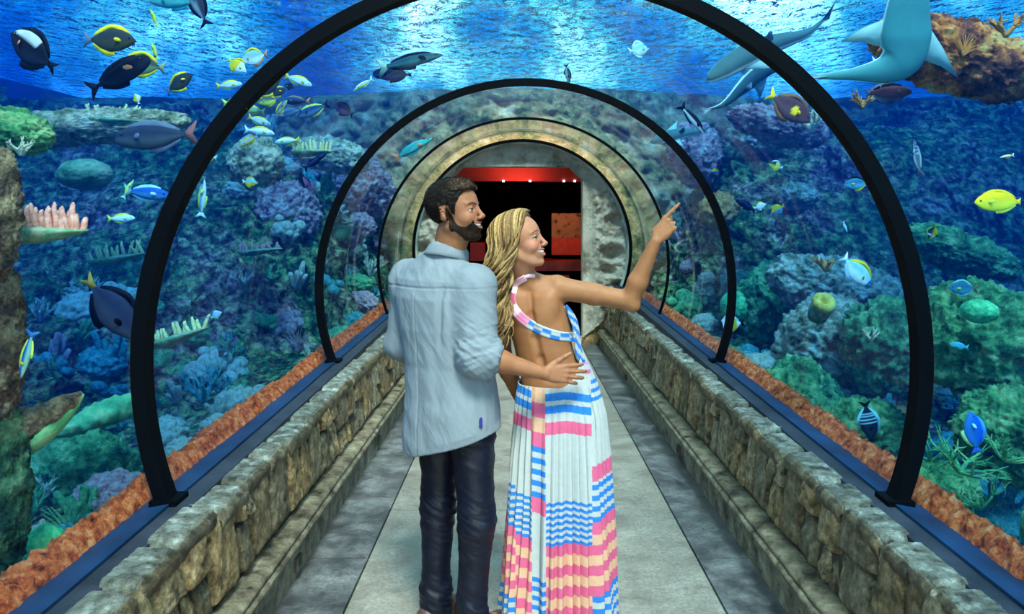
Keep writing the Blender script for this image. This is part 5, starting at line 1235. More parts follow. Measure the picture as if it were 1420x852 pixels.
def spec(name, mbf, seed, px, py, spx, k, cmn, label, rot=(0, 0, 0), cat='coral', flat=None, on=True):
    Y = yexit(px, py)*k
    if on:
        q = reef_at(px, py)
        if q is not None and q[1] > Y*.7: Y = min(Y*1.6, float(q[1]))*.985
    mb = mbf(seed); v = np.concatenate(mb.v); v = v/np.abs(v).max()*spx*Y/F
    o = mesh_obj(name, v, mb.f, cm[cmn] if isinstance(cmn, str) else cmn); o.location = P(px, py, Y); o.rotation_euler = rot; tag(o, label, cat); return o
spec('staghorn_coral', lambda s: branch_mesh(s, 4, .7, .05), 3, 1082, 345, 22, 1.5, 'cream', 'thin cream staghorn coral standing in the blue right of the second hoop', on=False)
spec('branching_coral', lambda s: branch_mesh(s, 6, .9, .10, 2), 4, 1145, 375, 22, 1.4, 'orange', 'orange branching coral on the right reef beside the pale blue tang', on=False)
spec('branching_coral', lambda s: branch_mesh(s, 5, 1, .07, 2), 5, 1208, 472, 18, 1.25, 'cream', 'small yellow-cream branching coral under the pale blue tang', on=False)
spec('sea_fan', fan_mesh, 6, 1335, 78, 34, 1.38, 'orange', 'orange sea fan glowing on the overhang at upper right', (0, .3, .2), on=False)
spec('branching_coral', lambda s: branch_mesh(s, 5, .4, .09, 3, 1.3), 7, 1312, 92, 30, 1.38, 'orange', 'orange upright branching coral on the overhang left of the sea fan', on=False)
spec('branching_coral', lambda s: branch_mesh(s, 7, .9, .09, 3), 8, 1395, 50, 34, 1.38, 'orange', 'orange bushy coral at the upper right corner', on=False)
spec('branching_coral', lambda s: branch_mesh(s, 8, .9, .09, 3), 9, 1125, 182, 34, 1.55, 'cream', 'cream bushy coral below the brown angelfish', on=False)
spec('branching_coral', lambda s: branch_mesh(s, 7, .9, .08, 3), 10, 1195, 150, 26, 1.6, 'orange', 'orange and cream bushy coral right of the nearest hoop, under the big shark', on=False)
for k, (px, py, sp, lb) in enumerate(((1330, 655, 62, 'tangle of long green finger coral branches low at right'), (1395, 640, 50, 'green finger coral branches at the right edge'), (1290, 640, 40, 'green finger coral beside the lower nearest hoop'), (1360, 705, 46, 'green finger coral just above the orange rubble at right'))):
    spec('finger_coral', lambda s: branch_mesh(s, 9, 1.2, .040, 3, .6), 20+k, px, py, sp, 1.14+.03*k, 'green', lb, (.3, .4, k), on=False)
spec('branching_coral', lambda s: branch_mesh(s, 7, .9, .10, 3), 30, 30, 215, 26, 1.25, 'cream', 'yellow-cream bushy coral at the left edge above the pillar', on=False)
# small corals scattered over both reef slopes
pm = {'branching_coral': [branch_mesh(50+k, 6, .8, .09, 3) for k in range(3)], 'cluster_coral': [cluster_mesh(60+k) for k in range(2)], 'cauliflower_coral': [cauli_mesh(70+k) for k in range(3)], 'tube_coral': [tubes_mesh(80+k) for k in range(2)], 'sea_fan': [fan_mesh(90)]}
words = {'branching_coral': 'bushy branching coral', 'cluster_coral': 'clustered ball coral', 'cauliflower_coral': 'knobbly cauliflower coral', 'tube_coral': 'upright tube coral', 'sea_fan': 'small sea fan'}
data = {}
for nm, lst in pm.items():
    for i, mb in enumerate(lst):
        for cn in cm:
            o = mesh_obj(nm, np.concatenate(mb.v), mb.f, cm[cn]); data[nm, i, cn] = o.data; bpy.data.objects.remove(o)
rs = np.random.RandomState(12)
for s in (-1, 1):
    p = RP[s]; du = np.gradient(p, axis=0); dv = np.gradient(p, axis=1); nr = np.cross(du, dv); nr /= np.linalg.norm(nr, axis=-1)[..., None]+1e-9
    nr *= np.sign(nr[..., 2]+.3*(-s)*nr[..., 0])[..., None]
    u = CX+p[..., 0]*F/np.maximum(p[..., 1], .1); v_ = CY-(p[..., 2]-H)*F/np.maximum(p[..., 1], .1)
    ok = (p[..., 1] > .8) & ~((v_ < 390) & ((u < 325) | (u > 1010))) & (u > -30) & (u < 1450) & (v_ > 30) & (v_ < 830) & (np.abs(u-CX) > 150); ids_ = np.argwhere(ok); wgt = 1/np.maximum(p[ok][:, 1], 1)**1.0*np.linalg.norm(np.cross(du[ok], dv[ok]), axis=1); wgt /= wgt.sum()
    for ii in rs.choice(len(ids_), 170, replace=False, p=wgt):
        i, j = ids_[ii]; q = p[i, j]; nn = nr[i, j]; hgt = q[2]
        if math.hypot(q[0]-TX, q[2]-TZ) < TR+.36: continue
        nm = rs.choice(list(pm), p=[.28, .2, .27, .17, .08]); cn = rs.choice(['cream', 'green', 'pink', 'orange', 'teal'], p=([.25, .40, .08, .02, .25] if hgt < .8 else [.42, .12, .24, .07, .15]))
        me = data[nm, rs.randint(len(pm[nm])), cn]; o = bpy.data.objects.new(nm, me); col.objects.link(o)
        sz = rs.uniform(.09, .22)*(1+.05*q[1]); o.scale = (sz, sz, sz*rs.uniform(.8, 1.2)); ax = Vector(nn*.6+np.array([0, 0, .7])).normalized()
        o.rotation_mode = 'QUATERNION'; o.rotation_quaternion = ax.to_track_quat('Z', 'Y') @ Quaternion((0, 0, 1), rs.uniform(0, 6.3)); o.location = q+nn*sz*.12
        sd_ = 'left' if s < 0 else 'right'; tag(o, 'small %s %s on the %s reef slope' % (cn, words[nm], sd_), 'coral', '%s %ss on the %s reef slope' % (cn, words[nm], sd_))
# ------------------------------------------------------------------ fish
M['fish'] = simple('fish_skin', (1, 1, 1), .55, attr=True, spec=.05, var=.12, vscale=25)
M['fish_eye'] = simple('fish_eye', (.01, .01, .012), .1)
# body outlines in units of length, nose at x=.5, tail root at x=-.36: x, top, bottom, half width
SH = {
 'surgeon': [(.50, .0, -.01, .005), (.45, .07, -.06, .035), (.36, .15, -.12, .055), (.2, .215, -.20, .07), (.0, .225, -.225, .066), (-.2, .15, -.15, .042), (-.31, .06, -.06, .022), (-.37, .032, -.032, .012)],
 'unicorn': [(.50, .03, -.04, .01), (.46, .085, -.085, .04), (.35, .125, -.125, .062), (.15, .150, -.165, .072), (-.1, .120, -.14, .06), (-.26, .06, -.07, .035), (-.34, .028, -.03, .018), (-.38, .024, -.024, .012)],
 'butterfly': [(.50, -.015, -.03, .006), (.44, .03, -.06, .022), (.35, .12, -.13, .045), (.18, .24, -.23, .06), (-.02, .27, -.26, .055), (-.2, .18, -.18, .035), (-.30, .06, -.06, .018), (-.36, .04, -.04, .01)],
 'oval': [(.50, -.01, -.03, .008), (.44, .08, -.08, .03), (.34, .15, -.15, .05), (.15, .21, -.20, .06), (-.1, .20, -.19, .055), (-.27, .13, -.13, .03), (-.36, .06, -.06, .016), (-.40, .04, -.04, .01)],
 'wrasse': [(.50, .005, -.005, .005), (.42, .04, -.04, .03), (.25, .075, -.075, .05), (.0, .085, -.09, .055), (-.2, .06, -.065, .04), (-.33, .035, -.035, .02), (-.38, .032, -.032, .012)],
 'parrot': [(.50, .0, -.02, .012), (.44, .075, -.075, .045), (.3, .12, -.12, .07), (.1, .14, -.14, .075), (-.12, .11, -.115, .06), (-.28, .055, -.055, .035), (-.37, .045, -.045, .014)],
}
ARC = {'oval': (.045, .34, -.36, 1), 'surgeon': (.075, .38, -.32, 1), 'unicorn': (.05, .34, -.30, 1), 'butterfly': (.09, .30, -.30, 1), 'wrasse': (.035, .32, -.30, 1), 'parrot': (.05, .30, -.30, 1)}
LM = []
def fish(px, py, lpx, ang, shape, cols, label, k=1.3, yaw=0, roll=0, tail=(.17, .15), fork=.4, name=None, parts=True, cat='fish', group=None):
    """cols: body, belly, dorsal, anal, tail, pectoral (+ optional pattern)"""
    Y = yexit(px, py)*k; Lh = lpx*Y/F/max(.45, math.cos(yaw)); e = empty(name or {'oval': 'butterflyfish', 'surgeon': 'surgeonfish', 'unicorn': 'unicornfish', 'butterfly': 'butterflyfish', 'wrasse': 'wrasse', 'parrot': 'parrotfish'}[shape], P(px, py, Y), label, cat, group)
    LM.append((px, py, label))
    up = 1 if abs(((ang+180) % 360)-180) <= 90 else -1
    R = Matrix.Rotation(-math.radians(ang), 4, 'Y') @ Matrix.Rotation(0 if up > 0 else PI, 4, 'X') @ Matrix.Rotation(roll*up, 4, 'X') @ Matrix.Rotation(yaw*up, 4, 'Z')
    e.rotation_euler = R.to_euler()
    pr = np.array(SH[shape]); n, m = 34, 22; xs = np.linspace(.5, pr[-1, 0], n); xs = .5-(.5-pr[-1, 0])*np.linspace(0, 1, n)**1.15
    T = np.interp(-xs, -pr[:, 0], pr[:, 1]); Bt = np.interp(-xs, -pr[:, 0], pr[:, 2]); W_ = np.interp(-xs, -pr[:, 0], pr[:, 3])
    for _ in range(2):
        for q in (T, Bt, W_): q[1:-1] = .25*q[:-2]+.5*q[1:-1]+.25*q[2:]
    A = np.linspace(0, 2*PI, m, endpoint=False); cz = (T+Bt)/2; hz = (T-Bt)/2
    ca, sa = np.cos(A), np.sin(A); z = cz[:, None]+hz[:, None]*np.sign(sa)*np.abs(sa)**1.0; y = W_[:, None]*np.sign(ca)*np.abs(ca)**1.15
    v = np.stack([np.broadcast_to(xs[:, None], z.shape), y, z], -1)
    body, belly, dcol, acol, tcol, pcol = [np.array(c, float) for c in cols[:6]]
    t = np.clip((.25-sa)/.5, 0, 1)[None, :, None]; cc = body*(1-t)+belly*t; cc = np.broadcast_to(cc, v.shape).copy()
    if len(cols) > 6: cc = cols[6](v, cc)
    f = grid_faces(n, m, closed_v=True).tolist()+[list(range(m)), [(n-1)*m+q for q in range(m)][::-1]]
    b = mesh_obj('body', v.reshape(-1, 3)*Lh, f, M['fish'], e, colors=cc.reshape(-1, 3))
    def fin(nm, outline, th, c, rays=True):
        o_ = np.array(outline, float); nn_ = len(o_); ctr = o_.mean(0)
        mb = MB(); v = []
        for sgn in (-1, 1):
            for q in o_: v.append((q[0], sgn*th*.25, q[1]))
        for sgn in (-1, 1): v.append((ctr[0], sgn*th, ctr[1]))
        v = np.array(v); fc = []
        for q in range(nn_):
            r_ = (q+1) % nn_; fc += [[q, r_, 2*nn_], [nn_+r_, nn_+q, 2*nn_+1], [q, nn_+q, nn_+r_, r_]]
        return mesh_obj(nm, v*Lh, fc, M['fish'], e, colors=np.tile(c, (len(v), 1)), smooth=True)
    hgt, x0, x1, _ = ARC[shape]; fx = np.linspace(x0, x1, 16)
    tt = np.interp(-fx, -xs, T); bb = np.interp(-fx, -xs, Bt); s_ = np.linspace(0, 1, 16); fh = hgt*np.sin(PI*np.clip(s_*.85+.12, 0, 1))**.6*(1+.25*s_)+.008*np.abs((np.arange(16) % 2)-.5)
    fin('dorsal_fin', [(a, b_-.012) for a, b_ in zip(fx, tt)]+[(a-.02, b_+h_) for a, b_, h_ in zip(fx[::-1], tt[::-1], fh[::-1])], .006, dcol)
    k0 = 6; fin('anal_fin', [(a, b_+.012) for a, b_ in zip(fx[k0:], bb[k0:])]+[(a-.02, b_-h_) for a, b_, h_ in zip(fx[k0:][::-1], bb[k0:][::-1], fh[k0:][::-1])], .006, acol)
    th_, tl = tail; xr = pr[-1, 0]; hr = pr[-1, 1]
    fin('tail_fin', [(xr+.02, hr), (xr-tl*.5, th_*.62), (xr-tl, th_), (xr-tl*.9, th_*.55), (xr-tl*(1-fork), 0), (xr-tl*.9, -th_*.55), (xr-tl, -th_), (xr-tl*.5, -th_*.62), (xr+.02, -hr)], .008, tcol)
    if parts:
        for s in (-1, 1):
            o = fin('pectoral_fin', [(0, .018), (-.06, .045), (-.125, .03), (-.135, -.005), (-.09, -.035), (-.03, -.025), (0, -.012)], .004, pcol)
            wx = float(np.interp(-.24, -xs, W_)); o.location = (.24*Lh, s*wx*Lh*.95, -.02*Lh); o.rotation_euler = (0, .25, -s*.55)
            ex = .385 if shape != 'wrasse' else .40; w2, v2 = ico(2); eo = mesh_obj('eye', w2*.020*Lh*(.7 if shape == 'wrasse' else 1), v2, M['fish_eye'], e)
            zc = .045 if shape in ('surgeon', 'unicorn') else .02; Tx = float(np.interp(-ex, -xs, T)); Bx = float(np.interp(-ex, -xs, Bt)); wz = float(np.interp(-ex, -xs, W_))
            rel = (zc-(Tx+Bx)/2)/((Tx-Bx)/2); eo.location = (ex*Lh, s*wz*math.sqrt(max(.1, 1-rel*rel))*Lh*.92, zc*Lh)
    return e
DK = (.004, .005, .012); DK2 = (.012, .015, .03); YE = (.95, .62, .02); YG = (.75, .80, .10); WHT = (.85, .88, .85); ORG = (.80, .25, .10); GR = (.12, .15, .22); BLU = (.02, .10, .45); PAL = (.55, .80, .72); TEA = (.06, .42, .45)
def band(pos, w_, c, c2=None):
    def g(v, cc):
        for p_ in pos: cc[np.abs(v[..., 0]-p_) < w_] = c
        return cc
    return g
def split(x, c):
    def g(v, cc): cc[v[..., 0] < x] = c; return cc
    return g
dark = (DK, DK2, DK, DK, DK, ORG); darkY = ((.03, .035, .04), (.05, .05, .03), YE, YE, GR, YE); pale = ((.45, .62, .66), WHT, YE, YG, YE, YE)
fish(45, 70, 92, 146, 'surgeon', (DK, DK2, DK, DK, DK, (.8, .2, .08), lambda v, cc: np.where(((v[..., 2] > .08) & (v[..., 0] > -.1) & (v[..., 0] < .42))[..., None], np.array((.45, .45, .48)), cc)), 'black surgeonfish with white highlights and orange pectoral fins at the upper left corner', 1.25, roll=.1, yaw=.25, tail=(.10,.17))
fish(153, 56, 72, -2, 'surgeon', darkY, 'dark surgeonfish with bright yellow dorsal and anal fins, upper left', 1.3)
fish(166, 103, 94, 28, 'unicorn', dark, 'black unicornfish angled upward under the yellow-finned fish', 1.25)
fish(198, 90, 62, 172, 'surgeon', ((.06, .08, .05), (.2, .25, .1), YE, YE, (.3, .3, .15), YE), 'yellow-edged surgeonfish overlapping behind the black unicornfish', 1.45)
fish(249, 115, 44, 35, 'surgeon', darkY, 'small dark surgeonfish with yellow fins left of the nearest hoop', 1.5)
fish(215, 189, 112, 184, 'unicorn', ((.02, .03, .06), (.06, .08, .11), GR, GR, (.25, .10, .10), GR), 'large blue-grey unicornfish with a reddish tail, touching the nearest hoop', 1.2)
fish(156, 430, 108, -50, 'surgeon', ((.02, .025, .06), (.05, .05, .08), DK, DK, (.45, .25, .05), DK), 'large dark surgeonfish diving head down, with a yellow-tipped tail', 1.12, tail=(.10, .2))
fish(329, 91, 32, -35, 'butterfly', (WHT, WHT, YE, YE, YG, YE, split(.05, YE)), 'white butterflyfish with yellow rear just left of the nearest hoop', 1.5)
fish(352, 80, 40, 195, 'butterfly', ((.35, .55, .65), WHT, YE, ORG, ORG, YE), 'pale butterflyfish with orange edge crossing the nearest hoop', 1.55)
fish(214, 70, 26, 110, 'wrasse', (YG, YE, YG, YG, YG, YG), 'small yellow-green fish right of the yellow-finned surgeonfish', 1.6)
fish(213, 24, 26, 112, 'wrasse', (YG, YE, YG, YG, YG, YG), 'yellow-green fish near the top edge, upper left', 1.7)
fish(190, 137, 16, 110, 'butterfly', (WHT, YE, YE, YE, WHT, YE), 'tiny yellow and white fish above the big blue-grey unicornfish', 1.6, parts=False)
fish(275, 6, 62, 112, 'unicorn', ((.02, .03, .05), (.2, .25, .3), DK, DK, DK, GR), 'dark fish swimming up out of the top edge at upper left', 1.3)
fish(242, 2, 70, 178, 'parrot', ((.03, .30, .32), (.10, .45, .40), TEA, TEA, TEA, TEA), 'teal-bellied fish cut by the top edge at upper left', 1.6)
fish(168, 303, 38, 2, 'parrot', (PAL, WHT, YE, YG, YG, PAL), 'pale green fish with yellow back left of the nearest hoop', 1.35)
fish(204, 268, 64, -6, 'parrot', ((.03, .12, .42), (.10, .30, .50), PAL, PAL, (.3, .65, .45), WHT), 'blue parrotfish with pale yellow-green fins left of the nearest hoop', 1.5)
fish(178, 262, 30, 60, 'wrasse', (YG, PAL, YG, YG, PAL, YG), 'slim pale yellow fish overlapping the tail of the blue parrotfish', 1.45)
fish(281, 275, 52, 84, 'wrasse', ((.35, .45, .50), WHT, YG, YG, WHT, YG), 'slim silvery fish hanging vertically inside the nearest hoop, left', 1.4)
fish(242, 297, 22, 0, 'butterfly', (YG, YG, YE, YE, YG, YG), 'small yellow-green fish just inside the nearest hoop, left', 1.3)
fish(37, 492, 66, -104, 'wrasse', ((.02, .10, .35), (.25, .45, .30), YG, YG, (.05, .2, .5), YE), 'blue and yellow fish nosing down the coral pillar at the left edge', 1.03)
fish(300, 437, 18, 30, 'butterfly', (WHT, WHT, WHT, YG, WHT, WHT), 'small white fish above the yellow-fingered table coral', 1.4, parts=False)
fish(327, 577, 30, 75, 'parrot', (YG, (.2, .7, .2), YE, YG, (.2, .7, .2), YG), 'yellow-green fish above the orange rubble on the left', 1.25)
fish(288, 217, 26, 170, 'butterfly', ((.2, .3, .5), WHT, YE, YE, WHT, YE), 'small blue and white fish beside the tail of the big blue-grey unicornfish', 1.5)
# the school on the upper left, around and inside the nearest hoop
sch = [(414, 112, 40, -20, 'parrot', pale, 'blue-white fish with a yellow tail at the top of the school'), (369, 122, 46, 32, 'surgeon', darkY, 'dark yellow-finned fish at the upper edge of the school, beside the hoop'),
 (401, 120, 15, 160, 'butterfly', dark, 'tiny dark fish near the top of the school'), (411, 140, 36, 178, 'unicorn', ((.02, .05, .12), DK2, (.3, .2, .1), GR, ORG, GR), 'dark blue fish with reddish tail in the middle of the school'),
 (389, 151, 30, 55, 'parrot', ((.10, .18, .25), (.6, .5, .2), YE, YE, GR, GR), 'grey fish tilted upward in the middle of the school'), (402, 156, 34, 195, 'parrot', ((.05, .15, .30), (.4, .5, .6), GR, GR, GR, GR), 'grey-blue fish under the tilted grey one'),
 (434, 153, 46, 202, 'unicorn', ((.01, .05, .16), (.1, .2, .3), YG, YG, DK, DK), 'dark blue fish slanting down at the right of the school'), (476, 152, 32, 150, 'surgeon', (DK, (.12, .05, .12), DK, DK, DK, DK), 'black disc-shaped fish rightmost of the school'),
 (360, 168, 34, -20, 'parrot', pale, 'pale yellow-backed fish on the left of the school, upper'), (360, 183, 42, -8, 'parrot', (WHT, (.5, .7, .8), YE, ORG, WHT, YE), 'white fish with orange-yellow back on the left of the school'),
 (398, 196, 34, 186, 'parrot', (WHT, (.6, .7, .5), YE, YE, YE, YE), 'white fish with yellow tail lowest of the school'), (330, 140, 42, 10, 'parrot', ((.25, .5, .45), YG, YE, YG, YG, YE), 'greenish yellow fish behind the nearest hoop, left of the school'),
 (350, 152, 34, 170, 'parrot', ((.20, .45, .45), YG, YE, YE, YG, YE), 'green fish touching the inner side of the nearest hoop'), (318, 118, 36, 5, 'parrot', pale, 'pale fish with yellow fins left of the nearest hoop beside the school'),
 (345, 196, 30, 210, 'parrot', ((.3, .45, .55), YE, YE, YE, WHT, YE), 'yellow-bellied fish at the lower left of the school'), (385, 128, 26, 20, 'surgeon', darkY, 'small dark fish overlapped by the yellow-finned one in the school'), (372, 140, 30, 190, 'surgeon', ((.10, .14, .14), YG, YE, YE, GR, YE), 'olive fish with yellow fins near the hoop in the school')]
for a in sch: fish(*a, k=1.45, group='school of reef fish at upper left')
fish(570, 85, 90, 12, 'wrasse', ((.02, .07, .09), (.06, .20, .18), DK, DK, (.30, .45, .35), DK), 'long dark wrasse high above the man', 1.25)
fish(545, 103, 56, 178, 'unicorn', (DK, (.01, .03, .10), DK, DK, DK, DK), 'black oval fish below the long dark wrasse', 1.3, tail=(.07, .08), fork=.1)
fish(503, 118, 32, 212, 'wrasse', ((.35, .45, .5), YG, WHT, WHT, WHT, YE), 'small pale fish left of the black oval fish', 1.3)
fish(438, 223, 40, 35, 'wrasse', ((.015, .03, .12), DK2, DK, DK, DK, DK), 'dark slim fish rising left of the second hoop', 1.3)
fish(347, 253, 22, -5, 'butterfly', ((.2, .6, .7), YE, YE, YE, WHT, YE), 'small yellow and blue butterflyfish on the left reef', 1.3)
fish(425, 254, 26, -60, 'parrot', ((.30, .08, .20), (.4, .15, .25), DK, DK, DK, DK), 'small purple-pink fish on the left reef', 1.3)
fish(573, 206, 60, 28, 'wrasse', ((.02, .35, .32), (.1, .5, .4), TEA, TEA, ORG, ORG), 'teal wrasse with red tail between the second and third hoops', 1.12)
fish(787, 102, 26, -80, 'parrot', ((.03, .06, .07), (.2, .3, .25), DK, DK, DK, DK), 'small dark fish just above the top of the second hoop', 1.2)
fish(886, 69, 32, 15, 'butterfly', ((.30, .60, .50), PAL, PAL, PAL, PAL, PAL), 'pale green disc-shaped fish high over the woman', 1.3, yaw=.5)
# right side
fish(961, 166, 52, -50, 'wrasse', (DK, (.6, .7, .7), DK, DK, DK, DK), 'slim black and white fish above the small shark on the right', 1.2)
fish(1095, 150, 70, -35, 'surgeon', ((.09, .035, .05), (.12, .06, .08), (.20, .10, .06), (.25, .10, .06), YE, YE, lambda v, cc: np.where((np.hypot(v[..., 0]-.10, v[..., 2]) < .075)[..., None], np.array(YE), cc)), 'brown angelfish with yellow tail and yellow side patch', 1.2, name='angelfish')
fish(1272, 218, 50, 100, 'wrasse', ((.20, .25, .35), WHT, WHT, WHT, GR, WHT, band([.4, .3, .2, .1], .022, np.array([.75, .8, .8]))), 'white-banded fish with spread fins seen from above, right', 1.2, roll=1.2)
fish(1384, 280, 66, 180, 'oval', (YE, (.85, .75, .05), YE, YG, YE, YG), 'big bright yellow fish at the right edge', 1.15, tail=(.09, .08), fork=.1)
fish(1293, 322, 24, -115, 'butterfly', ((.05, .06, .08), YE, YG, YE, YE, YE, band([.2], .05, np.array(WHT))), 'small black and yellow butterflyfish left of the big yellow fish', 1.25)
fish(1188, 255, 36, 185, 'surgeon', ((.03, .18, .30), (.1, .4, .5), DK, YE, YE, YE), 'small blue fish with yellow tail and fins inside the nearest hoop, right', 1.3)
fish(1075, 230, 22, 160, 'butterfly', ((.03, .05, .08), YG, WHT, YE, WHT, YE, split(.0, YG)), 'small black and yellow fish high in the right-hand blue water', 1.4)
fish(992, 238, 14, 180, 'butterfly', (YE, BLU, YE, YE, BLU, YE), 'tiny yellow and blue fish beside the second hoop, right', 1.4, parts=False)
fish(1078, 291, 22, 210, 'butterfly', (YE, (.05, .4, .6), YG, (.1, .4, .5), YE, YE), 'small yellow and blue butterflyfish in the middle of the right side', 1.3)
fish(1054, 286, 18, 20, 'butterfly', (WHT, WHT, YE, WHT, WHT, WHT), 'small white fish left of the yellow and blue butterflyfish', 1.3, parts=False)
fish(1034, 285, 32, 150, 'parrot', ((.01, .015, .08), DK2, DK, DK, DK, DK), 'dark blue fish beside the small white fish on the right', 1.35)
fish(1188, 377, 56, -48, 'surgeon', ((.35, .65, .75), (.75, .9, .85), YE, (.4, .6, .7), WHT, YE, lambda v, cc: np.where((v[..., 0] > .36)[..., None], np.array((.05, .25, .45)), cc)), 'pale blue surgeonfish with yellow back inside the nearest hoop, right', 1.2)
fish(1172, 315, 16, -70, 'wrasse', (WHT, PAL, WHT, WHT, WHT, WHT), 'tiny pale fish above the pale blue surgeonfish', 1.4, parts=False)
fish(1335, 400, 40, 178, 'surgeon', ((.03, .15, .22), (.05, .25, .30), (.2, .5, .4), (.2, .5, .4), (.25, .12, .05), YG), 'dim green-edged round fish under the bluish rock slope at right', 1.3)
fish(1013, 451, 40, 190, 'butterfly', (WHT, WHT, WHT, DK, DK, YE, lambda v, cc: np.where((v[..., 0] > .28)[..., None], np.array(DK), np.where((np.abs(v[..., 0]+.12) < .11)[..., None], np.array(YE), cc))), 'white, yellow and black fish behind the second hoop, right', 1.15)
fish(1350, 600, 58, 100, 'surgeon', ((.01, .10, .50), (.02, .15, .45), (.05, .3, .8), (.3, .5, .2), BLU, (.3, .7, .8)), 'bright blue surgeonfish low at the right', 1.08)
fish(1204, 584, 54, -80, 'surgeon', ((.008, .012, .03), (.01, .02, .04), (.2, .5, .5), (.2, .5, .5), DK, DK, band([-.05, -.13, -.2, .03], .012, np.array((.3, .55, .6)))), 'black fish with pale stripes among the rocks inside the nearest hoop, right', 1.12)
fish(1232, 128, 66, 2, 'parrot', ((.14, .05, .08), (.20, .08, .12), DK, GR, GR, (.3, .15, .12)), 'plump purple-brown fish under the big shark', 1.3, tail=(.1, .1), fork=.0)
fish(1330, 480, 26, 170, 'parrot', ((.03, .25, .45), TEA, TEA, TEA, TEA, TEA), 'small blue fish against the dark boulder at right', 1.1)
fish(1396, 217, 20, 190, 'wrasse', (WHT, ORG, YE, YE, WHT, WHT), 'tiny white and orange fish at the right edge', 1.3, parts=False)

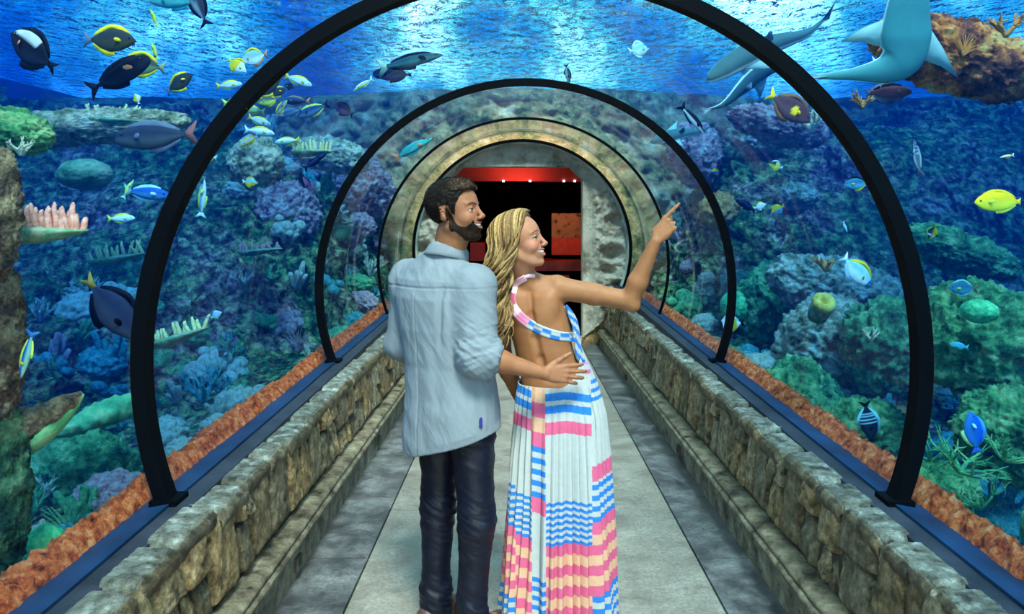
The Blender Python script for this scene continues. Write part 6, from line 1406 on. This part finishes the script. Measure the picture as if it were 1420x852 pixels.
# ------------------------------------------------------------------ sharks, seen from below
M['shark'] = simple('shark_skin', (1, 1, 1), .6, attr=True, spec=.15, var=.08, vscale=6)
def shark(px, py, lpx, spine, label, k, R, wide=1.0, pec=1.0):
    """spine: swimming curve in the shark's own frame (x back from the nose, y sideways)"""
    Y = yexit(px, py)*k; Lh = lpx*Y/F; e = empty('reef_shark', P(px, py, Y), label, 'shark', 'sharks over the right side of the tunnel'); e.rotation_euler = R
    n, m = 48, 24; s_ = np.linspace(0, 1, n); sp = spline(np.array([(a, b, 0) for a, b in spine]), n)
    w_ = np.interp(s_, [0, .03, .12, .28, .45, .65, .82, .90, 1], [.012, .042, .075, .095, .085, .048, .022, .016, .006])*wide; h_ = np.interp(s_, [0, .03, .12, .3, .5, .7, .85, 1], [.008, .028, .052, .072, .062, .036, .018, .006])
    A = np.linspace(0, 2*PI, m, endpoint=False); t, nn, bb = frames(sp); side = np.cross(t, (0, 0, 1)); side /= np.linalg.norm(side, axis=1)[:, None]
    v = sp[:, None]+side[:, None]*(w_[:, None]*np.cos(A))[..., None]+np.array([0, 0, 1.0])*(h_[:, None]*np.sin(A))[..., None]
    top = np.clip(np.sin(A)*2+.5, 0, 1)[None, :, None]; cc = np.array((.05, .25, .27))*(1-top)+np.array((.04, .12, .14))*top; cc = np.broadcast_to(cc, v.shape).copy(); edge = (np.abs(np.sin(A)-.05) < .22)[None, :, None]; cc = np.where(edge, np.array((.85, .9, .88)), cc)
    f = grid_faces(n, m, closed_v=True).tolist()+[list(range(m)), [(n-1)*m+q for q in range(m)][::-1]]
    mesh_obj('body', v.reshape(-1, 3)*Lh, f, M['shark'], e, colors=cc.reshape(-1, 3))
    def blade(nm, pts, th, c):
        pts = np.array(pts, float); k_ = len(pts); ctr = pts.mean(0); nrm = np.cross(pts[1]-pts[0], pts[-1]-pts[0]); nrm /= np.linalg.norm(nrm)
        v = np.concatenate([pts+nrm*th*.2, pts-nrm*th*.2, [ctr+nrm*th, ctr-nrm*th]]); fc = []
        for q in range(k_): r_ = (q+1) % k_; fc += [[q, r_, 2*k_], [k_+r_, k_+q, 2*k_+1], [q, k_+q, k_+r_, r_]]
        mesh_obj(nm, v*Lh, fc, M['shark'], e, colors=np.tile(c, (len(v), 1)))
    i1, i2 = int(n*.20), int(n*.40)
    for s in (-1, 1):
        a, b = sp[i1]+side[i1]*w_[i1]*s*.7, sp[i2]+side[i2]*w_[i2]*s*.7; tipp = sp[i2]+side[i2]*s*.27*pec+t[i2]*.04
        blade('pectoral_fin', [a, a*.45+tipp*.55+t[i1]*-.015, tipp, tipp*.55+b*.45-t[i2]*.015, b], .012, (.22, .42, .42))
        q = int(n*.62); blade('pelvic_fin', [sp[q], sp[q]+side[q]*s*.075*pec+t[q]*.05, sp[q+3]], .005, (.5, .7, .68))
    q = int(n*.42); blade('dorsal_fin', [sp[q-3], sp[q+2]+np.array([0, 0, .17]), sp[q+3]+np.array([0, 0, .15]), sp[q+4]], .008, (.12, .16, .20))
    q = n-5; blade('tail_fin', [sp[q], sp[-1]+t[-1]*.10+np.array([0, 0, .14]), sp[-1]+t[-1]*.04+np.array([0, 0, .03]), sp[-1]+t[-1]*.03+np.array([0, 0, -.06])], .006, (.15, .22, .26))
    return e
# nose along -x of the spine frame
shark(1247, 112, 240, [(-.62, .0), (-.35, .0), (-.16, .0), (-.07, .08), (-.04, .25), (-.02, .5)], 'large shark seen from below, fins spread, head out of the top edge', 1.14, Matrix(((0, -1, .0), (.25, 0, 1), (-1, 0, .0))).to_euler(), 1.55, 1.35)
shark(1065, 68, 190, [(-.5, .0), (-.2, .03), (.05, .02), (.3, -.03), (.5, .02)], 'slender pale shark crossing behind the top right of the nearest hoop', 1.35, (math.radians(60), math.radians(-27), 0), 1.0, .8)
shark(1035, 118, 130, [(-.5, .0), (-.2, -.05), (.05, 0), (.3, .06), (.5, .02)], 'smaller shark below the slender pale shark, right', 1.5, (math.radians(70), math.radians(150), 0), 1.0, .9)
shark(945, 186, 90, [(-.5, .0), (-.2, .02), (.05, 0), (.3, -.03), (.5, 0)], 'small white-bellied shark beside the second hoop, right', 1.25, (math.radians(60), math.radians(-15), 0), 1.1, .9)

# ------------------------------------------------------------------ every scattered coral is told by the fish or rock next to it
from bpy_extras.object_utils import world_to_camera_view
LM += [(r_[0], r_[1], r_[-1]) for r_ in rocks]; LM = [q for q in LM if len(q[2].split()) <= 9]
bpy.context.view_layer.update(); used = set()
short = {'branching_coral': 'bushy', 'cluster_coral': 'ball-clustered', 'cauliflower_coral': 'knobbly', 'tube_coral': 'tube', 'sea_fan': 'fan'}
for o in list(col.objects):
    if 'reef slope' not in o.get('label', ''): continue
    cv_ = world_to_camera_view(C, cam, o.location); px, py = cv_.x*1420, (1-cv_.y)*852; cn, kd = o['label'].split()[1], short[o.name.split('.')[0]]
    for _, lx, ly, lb in sorted((math.hypot(px-a, py-b), a, b, l_) for a, b, l_ in LM)[:8]:
        dx, dy = px-lx, py-ly; dr = ('right of' if dx > 0 else 'left of') if abs(dx) > abs(dy) else ('below' if dy > 0 else 'above')
        t_ = '%s %s coral %s the %s' % (cn, kd, dr, lb)
        if t_ not in used: used.add(t_); o['label'] = t_; break
